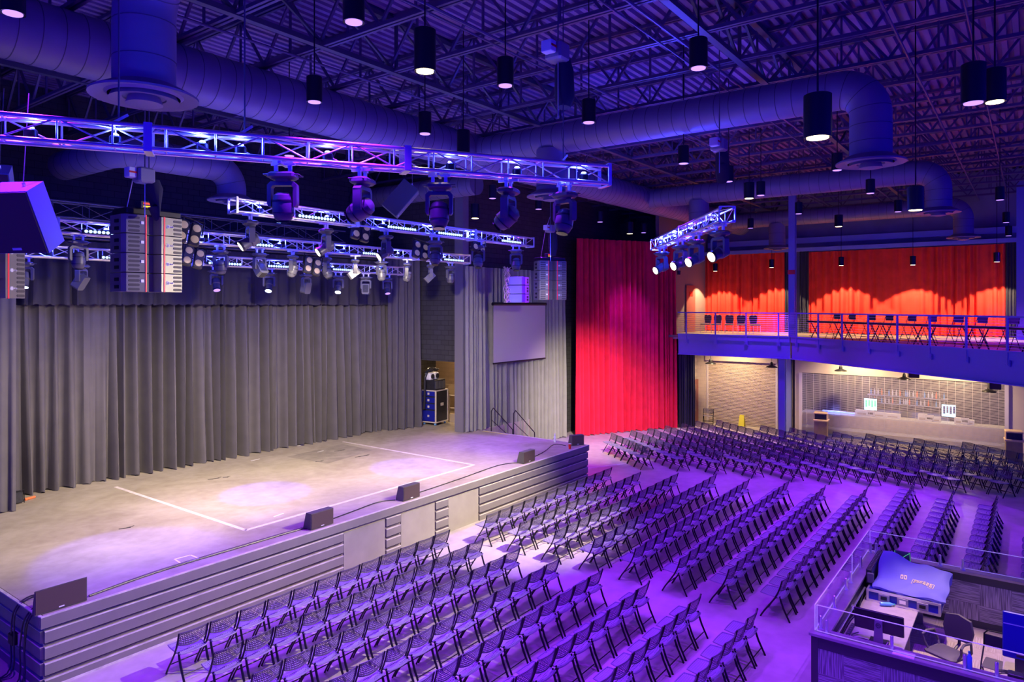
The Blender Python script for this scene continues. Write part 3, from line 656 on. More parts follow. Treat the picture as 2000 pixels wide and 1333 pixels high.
# blue wash inside the trusses: small fixtures lying in them
def wash(p, power, lab, big=False, col=TRUSSBLUE):
    t = thing('truss_washlight', lab, 'wash light', p, group='small wash lights inside the trusses')
    MB().lathe([(.05, -.06), (.07, -.04), (.07, .03), (.05, .05)], 12).build('housing', 'black_metal', t, True)
    MB().ell((0, 0, .05), .04, .04, .03, 10, 6).build('lens', 'glow_star', t, True)
    lamp('POINT', 'truss_wash_light', (p[0], p[1], p[2] + .11), col, power * 3, size=.06)
names = ['first', 'second', 'third', 'fourth', 'fifth', 'sixth']
for i, px in enumerate((60, 225, 395, 470, 640, 880, 1010, 1140)):
    q = on1(px); wash((q.x, q.y, Z1 - W + .09), 6 if px not in (395, 470, 1140) else 18, 'small wash light inside the long front truss, %s from its left' % ORD[i])
for i in range(6):
    x = X2[0] + (X2[1] - X2[0]) * (i + .35) / 6; wash((x, Y2, Z2 - W + .09), 26, 'small wash light inside the second truss, %s from its left' % ORD[i])
for i in range(6):
    x = X3[0] + (X3[1] - X3[0]) * (i + .45) / 6; wash((x, Y3, Z3 - W + .09), 24, 'small wash light inside the third truss, %s from its left' % ORD[i])
for i in range(6):
    x = X4[0] + (X4[1] - X4[0]) * (i + .5) / 6; wash((x, Y4, Z4 - W + .09), 22, 'small wash light inside the rear truss, %s from its left' % ORD[i])
for i in range(4):
    q = Vector((*P5, 0)).lerp(Vector((*Q5, 0)), (i + .4) / 4); wash((q.x, q.y, Z5 - W + .09), 30 if i > 1 else 200, 'small wash light inside the short right truss, %s from its far end' % ORD[i])
# LED battens lying on the trusses, lenses to the audience
LB = None
def led_bar(p, ang, lab, n=12, L=1.0):
    global LB
    if LB is None:
        a = MB().bbox((-.52, 0, -.045), (.52, .08, .045), .01).mesh('led_bar_housing', 'black_metal'); b = MB()
        for i in range(12): b.M = T(-.46 + i * .0836, -.004, 0) @ Matrix.Rotation(PI / 2, 4, 'X'); b.lathe([(.034, -.004), (.034, .006)], 12)
        LB = (a, b.mesh('led_bar_lenses', 'glow_led'))
    t = thing('led_batten', lab, 'LED light bar', p, ang, 'LED light bars on the trusses'); use(LB[0], 'housing', t); use(LB[1], 'lenses', t)
for Y, Z, lst, nm in ((Y2, Z2, ((572, 643), (745, 802), (844, 893), (966, 1010)), 'second'), (Y3, Z3, ((188, 223), (457, 523), (709, 739), (862, 893)), 'third'), (Y4, Z4, ((215, 250), (400, 463), (523, 563), (649, 682)), 'rear')):
    for i, (a, b) in enumerate(lst):
        q = wy((a + b) / 2, 500, Y); led_bar((q.x, Y - W / 2 - .09, Z - W + .05), 0, 'row of round blue-white LEDs on the %s truss, %s from the left' % (nm, ORD[i]))

# ================================================================== moving heads
HM = {}
def head_meshes(kind):
    if kind in HM: return HM[kind]
    g = 'fixture_grey'
    cl = MB()
    for sx in (-.1, .1): cl.bar((sx, 0, 0), (sx, 0, -.11), .04, .05); cl.M = T(sx, 0, .03) @ Matrix.Rotation(PI / 2, 4, 'X'); cl.lathe([(.045, -.03), (.045, .03)], 12); cl.M = None
    cl.box((-.17, -.02, -.01), (.17, .02, .025)); cl.box((-.02, -.17, -.01), (.02, .17, .025))
    base = MB(); base.bbox((-.19, -.14, -.21), (.19, .14, -.11), .03); base.lathe([(.10, -.245), (.12, -.21)], 16)
    for sx in (-1, 1): base.tube([(sx * .19, -.1, -.15), (sx * .25, -.1, -.15), (sx * .25, .1, -.15), (sx * .19, .1, -.15)], .012, 6)
    yoke = MB(); yw = .21
    yoke.prism([(-yw, -.29), (-yw + .05, -.24), (yw - .05, -.24), (yw, -.29), (yw, -.56), (yw - .02, -.60), (yw - .055, -.60), (yw - .055, -.33), (yw - .08, -.30), (-yw + .08, -.30), (-yw + .055, -.33), (-yw + .055, -.60), (-yw + .02, -.60), (-yw, -.56)], 'y', -.06, .06)
    head = MB(); lens = MB(); trim = MB()
    if kind == 'visor':
        head.tube([(0, 0, .17), (0, 0, .13), (0, 0, .02), (0, 0, -.12), (0, 0, -.21), (0, 0, -.25)], [.07, .125, .15, .15, .12, .06], 18)
        lens.lathe([(.09, -.252), (.10, -.262)], 16)
        trim.tube([(0, 0, .035), (0, 0, .06)], .156, 18); trim.tube([(0, 0, -.13), (0, 0, -.115)], .156, 18)
    elif kind == 'box':
        head.prism([(-.13, .15), (.13, .15), (.15, .1), (.15, -.22), (.11, -.27), (-.11, -.27), (-.15, -.22), (-.15, .1)], 'y', -.12, .12)
        lens.box((-.1, -.1, -.278), (.1, .1, -.27)); trim.box((-.11, -.126, -.2), (.11, -.121, .1))
    else:
        head.tube([(0, 0, .20), (0, 0, .16), (0, 0, .0), (0, 0, -.02), (0, 0, -.22), (0, 0, -.24)], [.08, .13, .135, .11, .11, .12], 18)
        lens.lathe([(.105, -.246), (.105, -.236)], 18); trim.tube([(0, 0, -.245), (0, 0, -.2)], .125, 18)
    HM[kind] = [x.mesh(n, mt, True) for x, n, mt in ((cl, 'clamp', 'alu'), (base, 'base', g), (yoke, 'yoke', g), (head, 'head', g), (trim, 'trim', 'black_plastic'))] + [lens]
    return HM[kind]
LM = {}
def moving_head(p, kind, aim, lab, sc=1.0, lens='lens_dark', light=None, dark=False):
    """hangs from p; aim is the direction the lens looks"""
    cl, base, yoke, head, trim, lm = head_meshes(kind); k2 = (kind, lens)
    if k2 not in LM: LM[k2] = lm.mesh('lens', lens)
    ax, ay, az = Vector(aim).normalized(); rz = math.atan2(ax, -ay); tilt = math.atan2(math.hypot(ax, ay), -az)
    t = thing('moving_head', lab, 'moving stage light', p, rz, 'moving stage lights on the trusses'); t.scale = (sc, sc, sc)
    use(cl, 'clamp', t); use(base, 'base', t); use(yoke, 'yoke', t)
    h = use(head, 'head', t, (0, 0, -.56), (-tilt, 0, 0)); use(LM[k2], 'lens', h); use(trim, 'trim', h)
    if light:
        col, pw, tgt, ang, bl = light; a = Vector((ax, ay, az)); o = Vector(p) + Vector((0, 0, -.56 * sc)) + a * .28 * sc + Vector((0, 0, -.10))
        lamp('SPOT', 'moving_head_beam', o, col, pw, tgt if tgt is not None else o + a, .08, ang, bl)
    return t
CR = Vector((S_, -C_, 0)); CF = Vector((C_, S_, 0)); DN = Vector((0, 0, -1))
def dirc(r, d, z): return CR * r + CF * d + Vector((0, 0, z))     # direction from right, away, up
for px, kind, aim, lab in ((553, 'visor', dirc(0, .1, -1), 'large dark moving light hanging under the front truss, leftmost of its five'),
                           (708, 'visor', dirc(-.9, .2, -.5), 'large moving light under the front truss tilted to the left, second of its five'),
                           (858, 'visor', dirc(0, -.15, -1), 'large moving light with shiny visor under the front truss middle, third of its five'),
                           (993, 'visor', dirc(-.8, .3, -.7), 'large moving light under the front truss tilted down left, fourth of its five'),
                           (1103, 'visor', dirc(-.2, -.2, -1), 'large blue lit moving light under the right end of the front truss')):
    q = on1(px); moving_head((q.x, q.y, Z1 - W - .055), kind, aim, lab, .88)
S2 = lambda px: (wy(px, 450, Y2).x, Y2, Z2 - W - .04)
for px, kind, aim, lens, light, lab in (
        (489, 'spot', dirc(-.80, -.50, -.60), 'glow_lens', (NEUT, 3400, Vector((8.0, 18.0, SZ+1)), 95, 1), 'moving light with warm lit lens, leftmost on the second truss'),
        (637, 'spot', dirc(-.80, -.50, -.60), 'glow_lens', (NEUT, 3500, Vector((12.6, 18.4, SZ+1)), 95, 1), 'moving light with warm lit lens, second on the second truss'),
        (754, 'spot', dirc(-.80, -.50, -.60), 'glow_lens', (NEUT, 3200, Vector((18.0, 18.0, SZ+1)), 95, 1), 'moving light with warm lit lens, third on the second truss'),
        (850, 'visor', dirc(0, -.3, -1), 'lens_dark', None, 'silvery moving light on the second truss under its right part'),
        (934, 'visor', dirc(0, -.3, -1), 'lens_dark', None, 'silvery moving light under the four-lamp unit near the right of the second truss'),
        (1008, 'visor', dirc(0, -.25, -1), 'lens_dark', None, 'silvery moving light under the right end of the second truss')):
    moving_head(S2(px), kind, aim, lab, .95, lens, light)
S3 = lambda px: (wy(px, 500, Y3).x, Y3, Z3 - W - .04)
for px, kind, aim, lab in ((153, 'visor', dirc(0, 0, -1), 'moving light on the third truss left of the near speaker stack'), (431, 'visor', dirc(0, .2, -1), 'narrow moving light on the third truss, right of the near speaker stack'),
                           (507, 'box', dirc(.5, -.3, -.8), 'square headed moving light on the third truss'), (572, 'visor', dirc(-.4, 0, -1), 'small moving light on the third truss right of the square headed one'),
                           (638, 'visor', dirc(.4, 0, -1), 'small moving light on the third truss tilted to the right'), (694, 'box', dirc(-.8, -.2, -.6), 'square headed moving light on the third truss pointing down left'),
                           (745, 'visor', dirc(0, 0, -1), 'slim moving light near the right of the third truss pointing straight down'), (796, 'visor', dirc(-.3, 0, -1), 'small moving light on the third truss, third from its right end'),
                           (841, 'box', dirc(-.7, -.2, -.7), 'square headed moving light near the right end of the third truss'), (880, 'visor', dirc(0, 0, -1), 'last moving light at the right end of the third truss')):
    moving_head(S3(px), kind, aim, lab, .85)
S4 = lambda px: (wy(px, 540, Y4).x, Y4, Z4 - W - .04)
for px, kind, aim, lens, light, lab in (
        (48, 'spot', dirc(.1, -.3, -1), 'glow_star', None, 'blue lit moving light behind the far left speaker stack'),
        (159, 'box', dirc(-.5, 0, -.8), 'lens_dark', None, 'square moving light on the rear truss left of the near speaker stack'),
        (422, 'spot', dirc(.3, -.4, -1), 'glow_violet', None, 'moving light with violet lens on the rear truss, left part'),
        (526, 'spot', dirc(.05, -.6, -1), 'glow_star', None, 'moving light with bright blue lens on the rear truss, centre left'),
        (598, 'box', dirc(-.2, .1, -1), 'lens_dark', None, 'unlit grey moving light on the rear truss between two blue ones'),
        (661, 'spot', dirc(.05, -.6, -1), 'glow_star', None, 'moving light with bright blue lens on the rear truss, centre right'),
        (715, 'box', dirc(0, -.1, -1), 'lens_dark', None, 'unlit grey moving light on the rear truss right of the centre'),
        (756, 'spot', dirc(.2, -.4, -1), 'glow_violet', None, 'moving light with blue lens at the right end of the rear truss')):
    moving_head(S4(px), kind, aim, lab, .85, lens, light)
for i, (f, lens) in enumerate(((.93, 'glow_lens'), (.66, 'glow_lens'), (.44, 'glow_lens'), (.12, 'glow_lens'))):
    q = Vector((*Q5, 0)).lerp(Vector((*P5, 0)), 1 - f); f_ = f
    q = Vector((*P5, 0)).lerp(Vector((*Q5, 0)), f)
    lab = ['nearest warm lit spotlight under the short right truss', 'second warm lit spotlight under the short right truss', 'third warm lit spotlight under the short right truss', 'farthest starry warm spotlight hanging low under the short right truss'][i]
    moving_head((q.x, q.y, Z5 - W - .04), 'spot', dirc(-.75, -.35, -.35), lab, 1.0, lens, (NEUT, (6200, 8500, 1300, 13000)[i], (Vector((7.5, 12.5, 2.6)), Vector((15.5, 12.2, 0)), Vector((24, 17.6, 3)), Vector((29.0, 17.0, .5)))[i], (80, 55, 50, 40)[i], 1))
# blue pools on the stage: narrow beams from the front and rear trusses
for i, (sx, sy, sz, tx, ty, pw, ang) in enumerate(((6.9, 18.4, 7.0, 6.7, 14.6, 2000, 32), (11.9, 18.4, 7.0, 11.1, 16.5, 2600, 24), (15.4, 18.4, 7.0, 15.5, 15.5, 2600, 24), (18.0, 18.4, 7.0, 19.6, 15.4, 600, 28))):
    lamp('SPOT', 'blue_pool_beam', (sx, sy - .15, sz - .2), (.12, .05, 1.0), pw, (tx, ty, SZ), .05, ang, .35)
    lamp('SPOT', 'pale_pool_beam', (sx, sy - .2, sz - .2), (.7, .8, 1.0), pw * .03, (tx, ty, SZ), .05, ang * .6, .8)
for tx, ty in ((7.9, 17.6), (12.1, 18.3), (13.9, 17.6)):
    lamp('SPOT', 'pale_pool_beam', (tx + .6, 15.8, 7.1), (.75, .9, 1.0), 45, (tx, ty, SZ), .03, 9, .6)
# four-lamp blinders
BM = []
def blinder(p, rot, lab, sc=1):
    if not BM:
        a = MB(); b = MB()
        for sx in (-.105, .105):
            a.bbox((sx - .09, -.05, -.2), (sx + .09, .06, .2), .02)
            for sz in (-.1, .1): b.M = T(sx, -.052, sz) @ Matrix.Rotation(PI / 2, 4, 'X'); b.lathe([(.068, -.002), (.060, .006), (.03, .012)], 16)
        BM.extend([a.mesh('blinder_housing', 'black_plastic'), b.mesh('blinder_lamps', 'blinder_lens'), MB().tube([(-.22, 0, 0), (-.22, .0, .26), (.22, .0, .26), (.22, 0, 0)], .014, 6).mesh('blinder_bracket', 'black_metal')])
    t = thing('blinder_light', lab, 'blinder light', p, group='four-lamp blinders', rot=rot); t.scale = (sc, sc, sc)
    use(BM[0], 'housing', t); use(BM[1], 'lamps', t); use(BM[2], 'bracket', t)
for px, Y, z, lab in ((704, Y2, Z2 - W - .28, 'four-lamp blinder hanging under the middle of the second truss'), (934, Y2, Z2 - W - .2, 'four-lamp blinder under the right part of the second truss'), (821, Y2 + .3, Z2 - W - .55, 'four-lamp blinder left of the silvery moving light on the second truss'),
                      (610, Y3 - .2, Z3 - W - .28, 'four-lamp blinder under the third truss'), (368, Y2 + .6, Z2 - W + .05, 'four-lamp blinder half hidden right of the near speaker stack top'), (377, Y3 - .2, Z3 - W - .15, 'four-lamp blinder right of the near speaker stack')):
    q = wy(px, {704: 452, 934: 478, 821: 490, 610: 520, 368: 455, 377: 503}[px], Y); blinder(q, (-.25, .25, -.25), lab, 1.2)

# ================================================================== loudspeakers
AM = []
def array_box(p, rz, lab, grp, w_=1.12, h=.345):
    if not AM:
        b = MB(); b.prism([(-.56, .0), (-.52, -.10), (-.20, -.16), (-.12, .02), (.02, .02), (.08, -.16), (.50, -.12), (.56, -.02), (.50, .45), (-.50, .45)], 'z', -.162, .162)
        r = MB(); r.prism([(-.119, .0), (.019, .0), (.019, .025), (-.119, .025)], 'z', -.16, .16)
        s = MB(); sB = MB()
        for k in range(4):
            z = -.12 + k * .075
            s.M = T(0, -.123, z); s.prism([(-.47, -.026), (-.29, -.026), (-.27, 0), (-.29, .026), (-.47, .026), (-.49, 0)], 'y', -.035, 0) if 0 else None
            s.M = None
            def oval(xa, xb, ya, yb):
                n = 8; P_ = []
                for i in range(n + 1): a = PI / 2 + PI * i / n; P_.append((xa + .022 * math.cos(a), z + .022 * math.sin(a)))
                for i in range(n + 1): a = -PI / 2 + PI * i / n; P_.append((xb + .022 * math.cos(a), z + .022 * math.sin(a)))
                V = [(x_, (ya + (yb - ya) * (x_ - xa) / (xb - xa)) - .004, z_) for x_, z_ in P_] + [(x_, (ya + (yb - ya) * (x_ - xa) / (xb - xa)) + .01, z_) for x_, z_ in P_]
                m_ = len(P_); s.add(V, [tuple(range(m_))] + [(i, (i + 1) % m_, (i + 1) % m_ + m_, i + m_) for i in range(m_)])
            oval(-.47, -.33, -.11, -.137); s, sB = sB, s; oval(.34, .47, -.137, -.123); s, sB = sB, s
        rl = MB(); rl.box((-.215, -.168, -.168), (-.195, -.155, .168)); rl.box((.125, -.163, -.168), (.15, -.14, .168))
        bd = MB(); lp = MB().box((-.29, -.155, .0), (-.235, -.140, .05))
        for a in range(4): bd.M = T(.205, -.157, 0) @ Matrix.Rotation(a * PI / 4, 4, 'Y'); bd.box((-.034, -.002, -.008), (.034, .004, .008))
        bd.M = None; bd.box((.25, -.155, .005), (.275, -.145, .013)); bd.box((.259, -.155, -.012), (.266, -.145, .006)); bd.box((.283, -.154, -.012), (.288, -.144, .013)); bd.box((.283, -.154, -.012), (.31, -.144, -.006)); bd.box((.295, -.154, -.012), (.299, -.144, .008)); bd.box((.306, -.153, -.012), (.311, -.143, .013))
        hd = MB(); 
        for z in (-.08, .05): hd.box((-.565, .08, z - .03), (-.535, .2, z + .03))
        AM.extend([b.mesh('array_cabinet', 'array_grey'), r.mesh('array_recess', 'array_dark'), s.mesh('array_slots', 'array_slot'), sB.mesh('array_slots', 'array_slot'), rl.mesh('array_red_line', 'red_line'), bd.mesh('array_badge', 'white_paint'), lp.mesh('array_plate', 'white_paint'), hd.mesh('array_handles', 'black_metal')])
    t = thing('line_array_speaker', lab, 'speaker', p, rz, grp)
    for me, n in zip(AM, ('cabinet', 'horn_recess', 'vent_slots', 'vent_slots', 'red_line', 'badge', 'name_plate', 'handle')): use(me, n, t)
    return t
def fly_frame(p, rz, lab):
    t = thing('flying_frame', lab, 'rigging frame', p, rz)
    MB().bbox((-.5, -.1, 0), (.5, .4, .12), .02).build('bar', 'black_metal', t); MB().bbox((-.25, -.08, .12), (.0, .1, .26), .01).build('control_box', 'black_plastic', t)
    m = MB(); m.box((-.2, -.085, .2), (-.08, -.081, .23)); m.build('indicator', 'glow_red', t); MB().box((-.2, -.085, .15), (-.08, -.081, .175)).build('amber_indicator', 'glow_amber', t)
    MB().tube([(-.4, .1, .1), (-.2, .1, 1.1), (0, .1, 1.6)], .008, 6).build('sling', 'chrome', t); MB().tube([(0, .1, .1), (0, .1, 3.2)], .012, 6).build('chain', 'fixture_grey', t)
    return t
q = wd(297, 500, 12.55)
for k in range(4): array_box((q.x, q.y - .0, wd(297, 442 + 37 * k, 12.55).z), .08 - .0 * k, 'grey line array speaker with red lines, %s of the near left stack' % ('topmost', 'second from the top', 'third from the top', 'lowest')[k], 'near left line array')
fly_frame((q.x, q.y, wd(297, 424, 12.55).z), .05, 'dark flying frame with small red and yellow lights over the near left speaker stack')
q = wd(1078, 550, 24.6)
for k in range(4): array_box((q.x, q.y, wd(1078, 519.5 + 19.1 * k, 24.6).z), -.55, 'grey line array speaker, %s of the far stack right of the stage' % ('topmost', 'second from the top', 'third from the top', 'lowest')[k], 'far right line array')
fly_frame((q.x, q.y, wd(1078, 510, 24.6).z), -.45, 'flying frame over the far right speaker stack')
q = wd(-15, 520, 11.2)
for k in range(3): array_box((q.x, q.y, wd(0, 491 + 36 * k, 11.2).z), .5, 'grey line array speaker cut by the left edge of the picture, %s of three' % ('top', 'middle', 'bottom')[k], 'left edge line array')
t = thing('speaker_block', 'stack plate over the left edge speakers', 'rigging frame', (q.x, q.y, wd(0, 471, 11.2).z)); MB().bbox((-.5, -.1, -.06), (.5, .4, .06), .02).build('bar', 'array_dark', t)
# three small pale array boxes
q = wd(1012, 560, 26.0)
for k in range(3):
    t = thing('small_array_speaker', 'small pale two-tone array speaker, %s of three left of the far right stack' % ('top', 'middle', 'bottom')[k], 'speaker', (q.x, q.y, wd(1012, 549.5 + 17 * k, 26).z), .3, 'small pale array')
    MB().bbox((-.42, -.3, -.155), (.3, .3, .155), .02).build('cabinet', 'steel_paint', t); MB().box((-.05, -.32, -.15), (.32, -.301, .15)).build('front_panel', 'white_paint', t)
    m = MB(); m.box((.05, -.33, -.08), (.22, -.321, -.01)); m.box((.05, -.33, .02), (.22, -.321, .09)); m.build('port', 'array_dark', t)
t = thing('cable_bundle', 'loose hanging bundle of white and dark cables beside the small pale speakers', 'cables', (q.x - .45, q.y + .1, q.z)); m = MB()
rnd = random.Random(4)
for k in range(9): m.tube([(-.1 + rnd.uniform(-.15, .15), rnd.uniform(-.1, .1), .7 - i * .16 + rnd.uniform(-.03, .03)) for i in range(9)], .012, 5)
m.build('cables', 'cream_paint', t)
# big hanging speakers
def hang_speaker(p, w_, d_, h, tilt, rz, lab, grille='speaker_grille', body='steel_paint', up=1.0):
    t = thing('hanging_speaker', lab, 'speaker', p, rot=(tilt, 0, rz))
    b = MB(); b.prism([(-w_ / 2, -d_ / 2), (w_ / 2, -d_ / 2), (w_ * .36, d_ / 2), (-w_ * .36, d_ / 2)], 'z', -h / 2, h / 2); b.build('cabinet', body, t)
    MB().box((-w_ / 2 + .01, -d_ / 2 - .02, -h / 2 + .01), (w_ / 2 - .01, -d_ / 2 - .001, h / 2 - .01)).build('grille', grille, t)
    MB().box((-.06, -d_ / 2 - .026, -h / 2 + .05), (.06, -d_ / 2 - .021, -h / 2 + .08)).build('badge', 'white_paint', t)
    for a in (-w_ * .25, w_ * .25):
        e = MB().tube([(a, 0, h / 2), (a, 0, h / 2 + .05)], .02, 8).build('eye_bolt', 'chrome', t); MB().tube([(a, 0, h / 2 + .04), (a * 1.3, math.tan(tilt) * up, h / 2 + up)], .006, 5).build('wire', 'fixture_grey', e)
    return t
hang_speaker(wd(42, 425, 8.6), .78, .42, .78, .46, -1.05, 'big dark loudspeaker hanging at the left edge, its side lit blue')
hang_speaker(wd(782, 388, 19.5), .60, .5, .95, .70, .75, 'dark blue loudspeaker hanging tilted behind the front truss middle', body='array_dark', grille='array_grey', up=3.0)
hang_speaker(wd(-25, 372, 9.4), .7, .5, .6, .4, -.6, 'blue lit corner of a second loudspeaker at the very left edge')
# chain hoists
def hoist(p, lab, ztop=ZD, drop=1.0, bag=True):
    t = thing('chain_hoist', lab, 'chain hoist', p)
    MB().bbox((-.16, -.14, -.12), (.12, .14, .14), .03).build('motor', 'fixture_light', t); MB().bbox((-.30, -.08, -.05), (-.17, .1, .12), .01).build('gear_box', 'white_paint', t)
    MB().box((-.301, -.09, .02), (-.17, -.081, .05)).build('red_stripe', 'red_plastic', t)
    MB().tube([(0, 0, .14), (0, 0, max(.3, ztop - p[2]))], .012, 6).build('hook_chain', 'fixture_grey', t)
    if bag:
        b = MB(); b.tube([(.14, 0, -.05), (.16, 0, -.2), (.18, 0, -.6), (.16, 0, -drop)], [.10, .14, .15, .10], 12); b.build('chain_bag', 'navy_cloth', t, True)
    MB().tube([(0, 0, -.12), (0, 0, -drop - .2)], .008, 5).build('load_chain', 'chrome', t)
hoist(wd(1090, 105, 10.2), 'chain hoist with long dark bag hanging from the roof near top centre', drop=.75)
hoist(wd(283, 345, 12.0), 'chain hoist with dark bag above the near left speaker stack', drop=.5)
hoist(wd(1075, 448, 24), 'violet lit chain hoist above the far right speaker stack', drop=.9)
hoist(wd(1405, 285, 14.2), 'chain hoist and dark bag over the short right truss', drop=.35)
for k, (px, ya, d, lab) in enumerate(((232, 250, 8.05, 'leftmost'), (478, 300, 9.0, 'second'), (1100, 300, 10.3, 'rightmost'))):
    q = on1(px); t = thing('truss_chain', '%s chain holding up the long front truss' % lab, 'chain', (q.x, q.y, Z1), group='chains of the front truss')
    MB().tube([(0, 0, .02), (0, 0, 4.2)], .010, 6).build('links', 'fixture_grey', t); MB().bar((-.1, 0, 0), (.1, 0, .15), .03).build('shackle', 'chrome', t)
# ================================================================== audience chairs
def perf(m, nx, ny, P, hole=.62):
    """perforated sheet: a grid of cells, each with a square hole"""
    V = []; Fc = []
    for j in range(ny + 1):
        for i in range(nx + 1): V.append(P(-1 + 2 * i / nx, -1 + 2 * j / ny))
    k = hole
    for j in range(ny):
        for i in range(nx):
            u0, u1 = -1 + 2 * i / nx, -1 + 2 * (i + 1) / nx; v0, v1 = -1 + 2 * j / ny, -1 + 2 * (j + 1) / ny
            cu, cv, hu, hv = (u0 + u1) / 2, (v0 + v1) / 2, (u1 - u0) / 2 * k, (v1 - v0) / 2 * k
            n = len(V); V += [P(cu - hu, cv - hv), P(cu + hu, cv - hv), P(cu + hu, cv + hv), P(cu - hu, cv + hv)]
            a = j * (nx + 1) + i; q = [a, a + 1, a + nx + 2, a + nx + 1]
            for e in range(4): Fc.append((q[e], q[(e + 1) % 4], n + (e + 1) % 4, n + e))
    m.add(V, Fc)
def sq(u, v, k=.16): return u * math.sqrt(1 - k * v * v), v * math.sqrt(1 - k * u * u)
def PS(u, v):
    a, b = sq(u, v); w_ = .242 - .006 * v
    return Vector((a * w_, -.095 + b * .235, .445 + .012 * v + .012 * (u * u) - .018 * (1 - v * v) * (1 - u * u)))
def PB(u, v):
    a, b = sq(u, v, .12); z = .682 + b * .108 - .030 * (1 - u * u) * (v < 0) * abs(v)
    return Vector((a * .243, -.250 - .045 * (1 - u * u) - (z - .60) * .25, z))
def loop(m, P, r, n=24, k=6):
    pts = []
    for i in range(n + 1):
        t = 4 * i / n; s_ = int(t) % 4; f = (t - int(t)) * 2 - 1
        pts.append(P(*[(f, -1), (1, f), (-f, 1), (-1, -f)][s_]))
    m.tube(pts, r, k, False)
def chair_parts(simple=False):
    seat = MB(); perf(seat, 15, 14, PS, .36); loop(seat, PS, .011)
    back = MB(); perf(back, 18, 7, PB, .55); loop(back, PB, .011)
    fl, fr, rl, rr = MB(), MB(), MB(), MB()
    for m, sx in ((fl, -1), (fr, 1)):
        x = .252 * sx
        m.tube([(x, -.305, .79), (x, -.275, .68), (x, -.225, .54), (x, -.165, .42), (x, -.07, .28), (x, .045, .12), (x, .105, .02), (x, .115, 0)], .0155, 6)
    for m, sx in ((rl, -1), (rr, 1)):
        x = .232 * sx
        m.tube([(x, -.255, .47), (x, -.275, .38), (x, -.325, .24), (x, -.41, .07), (x, -.445, 0)], [.016, .019, .020, .018, .019], 6)
    st = MB(); st.tube([(-.232, -.38, .12), (.232, -.38, .12)], .010, 5); st.tube([(-.25, -.02, .20), (.25, -.02, .20)], .010, 5); st.tube([(-.25, -.16, .42), (.25, -.16, .42)], .009, 5)
    return seat, back, fl, fr, rl, rr, st
seat, back, fl, fr, rl, rr, st_ = chair_parts()
CM = [(seat.mesh('chair_seat', 'chair_plastic', True), 'seat'), (back.mesh('chair_backrest', 'chair_mesh_back_shaded', True), 'backrest'), (fl.mesh('chair_front_leg_a', 'chair_metal', True), 'leg'), (fr.mesh('chair_front_leg_b', 'chair_metal', True), 'leg'),
      (rl.mesh('chair_rear_leg_a', 'chair_metal', True), 'leg'), (rr.mesh('chair_rear_leg_b', 'chair_metal', True), 'leg'), (st_.mesh('chair_stretcher', 'chair_metal', True), 'stretcher')]
fm = MB()
for m_ in (fl, fr, rl, rr, st_): fm.add(m_.v, m_.f)
FM = (CM[0], CM[1], (fm.mesh('chair_frame', 'chair_metal', True), 'frame'))
def chair(x, y, rz, lab, parts, grp):
    t = thing('folding_chair', lab, 'chair', (x, y, 0), rz + random.uniform(-.012, .012), grp)
    for me, n in parts: use(me, n, t)
    return t
rowY = [11.56 - 1.047 * k for k in range(13)]
PITCH = .56
nth = lambda k: ORD[k] if k < len(ORD) else 'last'
# near block, left of the middle aisle
for r in range(8):
    y = rowY[r]; x0 = 5.95 + .26
    for k in range(12):
        x = x0 + PITCH * k
        d = x * C_ + y * S_; px = CX + F * (x * S_ - y * C_) / d; py = HY + F * (H - .8) / d
        if py > 1350 or px < -40: continue
        chair(x, y, 0, 'black mesh folding chair, %s from the aisle end, %s row of the nearest block' % (nth(11 - k), nth(r)), CM, 'folding chairs of the nearest block')
nB = [12, 12, 13, 14, 14, 15, 15, 16, 18, 18, 18, 13]
for r in range(12):
    y = rowY[r]; x0 = 14.06 + .26; k0 = 0 if r < 8 else 5
    if r in (8,): k0 = 4
    for k in range(k0, nB[r] + (1 if r == 8 else 0)):
        x = x0 + PITCH * k + .012 * r
        d = x * C_ + y * S_; px = CX + F * (x * S_ - y * C_) / d
        if px > 2035: continue
        chair(x, y, 0, 'black mesh folding chair, %s from the near aisle, %s row of the middle block' % (nth(k - k0), nth(r)), CM, 'folding chairs of the middle block')
# far block, turned towards the stage
NE = [(24.45, 11.8), (25.0, 10.58), (25.28, 9.29), (25.61, 8.03), (25.93, 6.75), (26.35, 5.60), (26.85, 4.45), (27.3, 3.25), (27.45, 2.03), (27.85, .72), (28.2, -.5), (28.6, -1.8), (29.2, -3.0)]
FE = [(26.22, 14.22), (27.27, 13.71), (28.34, 13.31), (29.36, 13.02), (30.28, 12.68), (31.38, 12.62), (32.01, 11.53), (31.96, 9.75), (32.13, 8.42), (32.14, 6.75), (32.28, 5.2), (32.53, 3.75), (32.6, 2.2)]
wdir = Vector((-.582, -.813)); fdir = Vector((-.813, .582)); far = []
for r, (a, b) in enumerate(zip(NE, FE)):
    A, B = Vector(a), Vector(b); n = int(round((B - A).length / PITCH)) + 1
    for k in range(n):
        p = A - wdir * PITCH * k + fdir * .27; d = p.x * C_ + p.y * S_; px = CX + F * (p.x * S_ - p.y * C_) / d
        if px > 2030: continue
        far.append((d, p.x, p.y, r, k))
far.sort(); nAB = sum(1 for o in C.objects if o.name.startswith('folding_chair')); keep = max(0, 300 - nAB)
RZC = math.atan2(.813, .582)
print('chairs near/mid', nAB, 'far', len(far))
for d, x, y, r, k in far[:keep]:
    chair(x, y, RZC, 'black mesh folding chair, %s from the hall aisle, %s row of the turned far block' % (nth(k), nth(r)), FM, 'folding chairs of the turned far block')
m = MB(); MI = []
for d, x, y, r, k in far[keep:]:
    M_ = T(x, y, 0) @ RZ(RZC)
    m.M = M_
    for k_, q_ in enumerate((seat, back, fm)): m.add(q_.v, q_.f); MI += [k_] * len(q_.f)
m.M = None
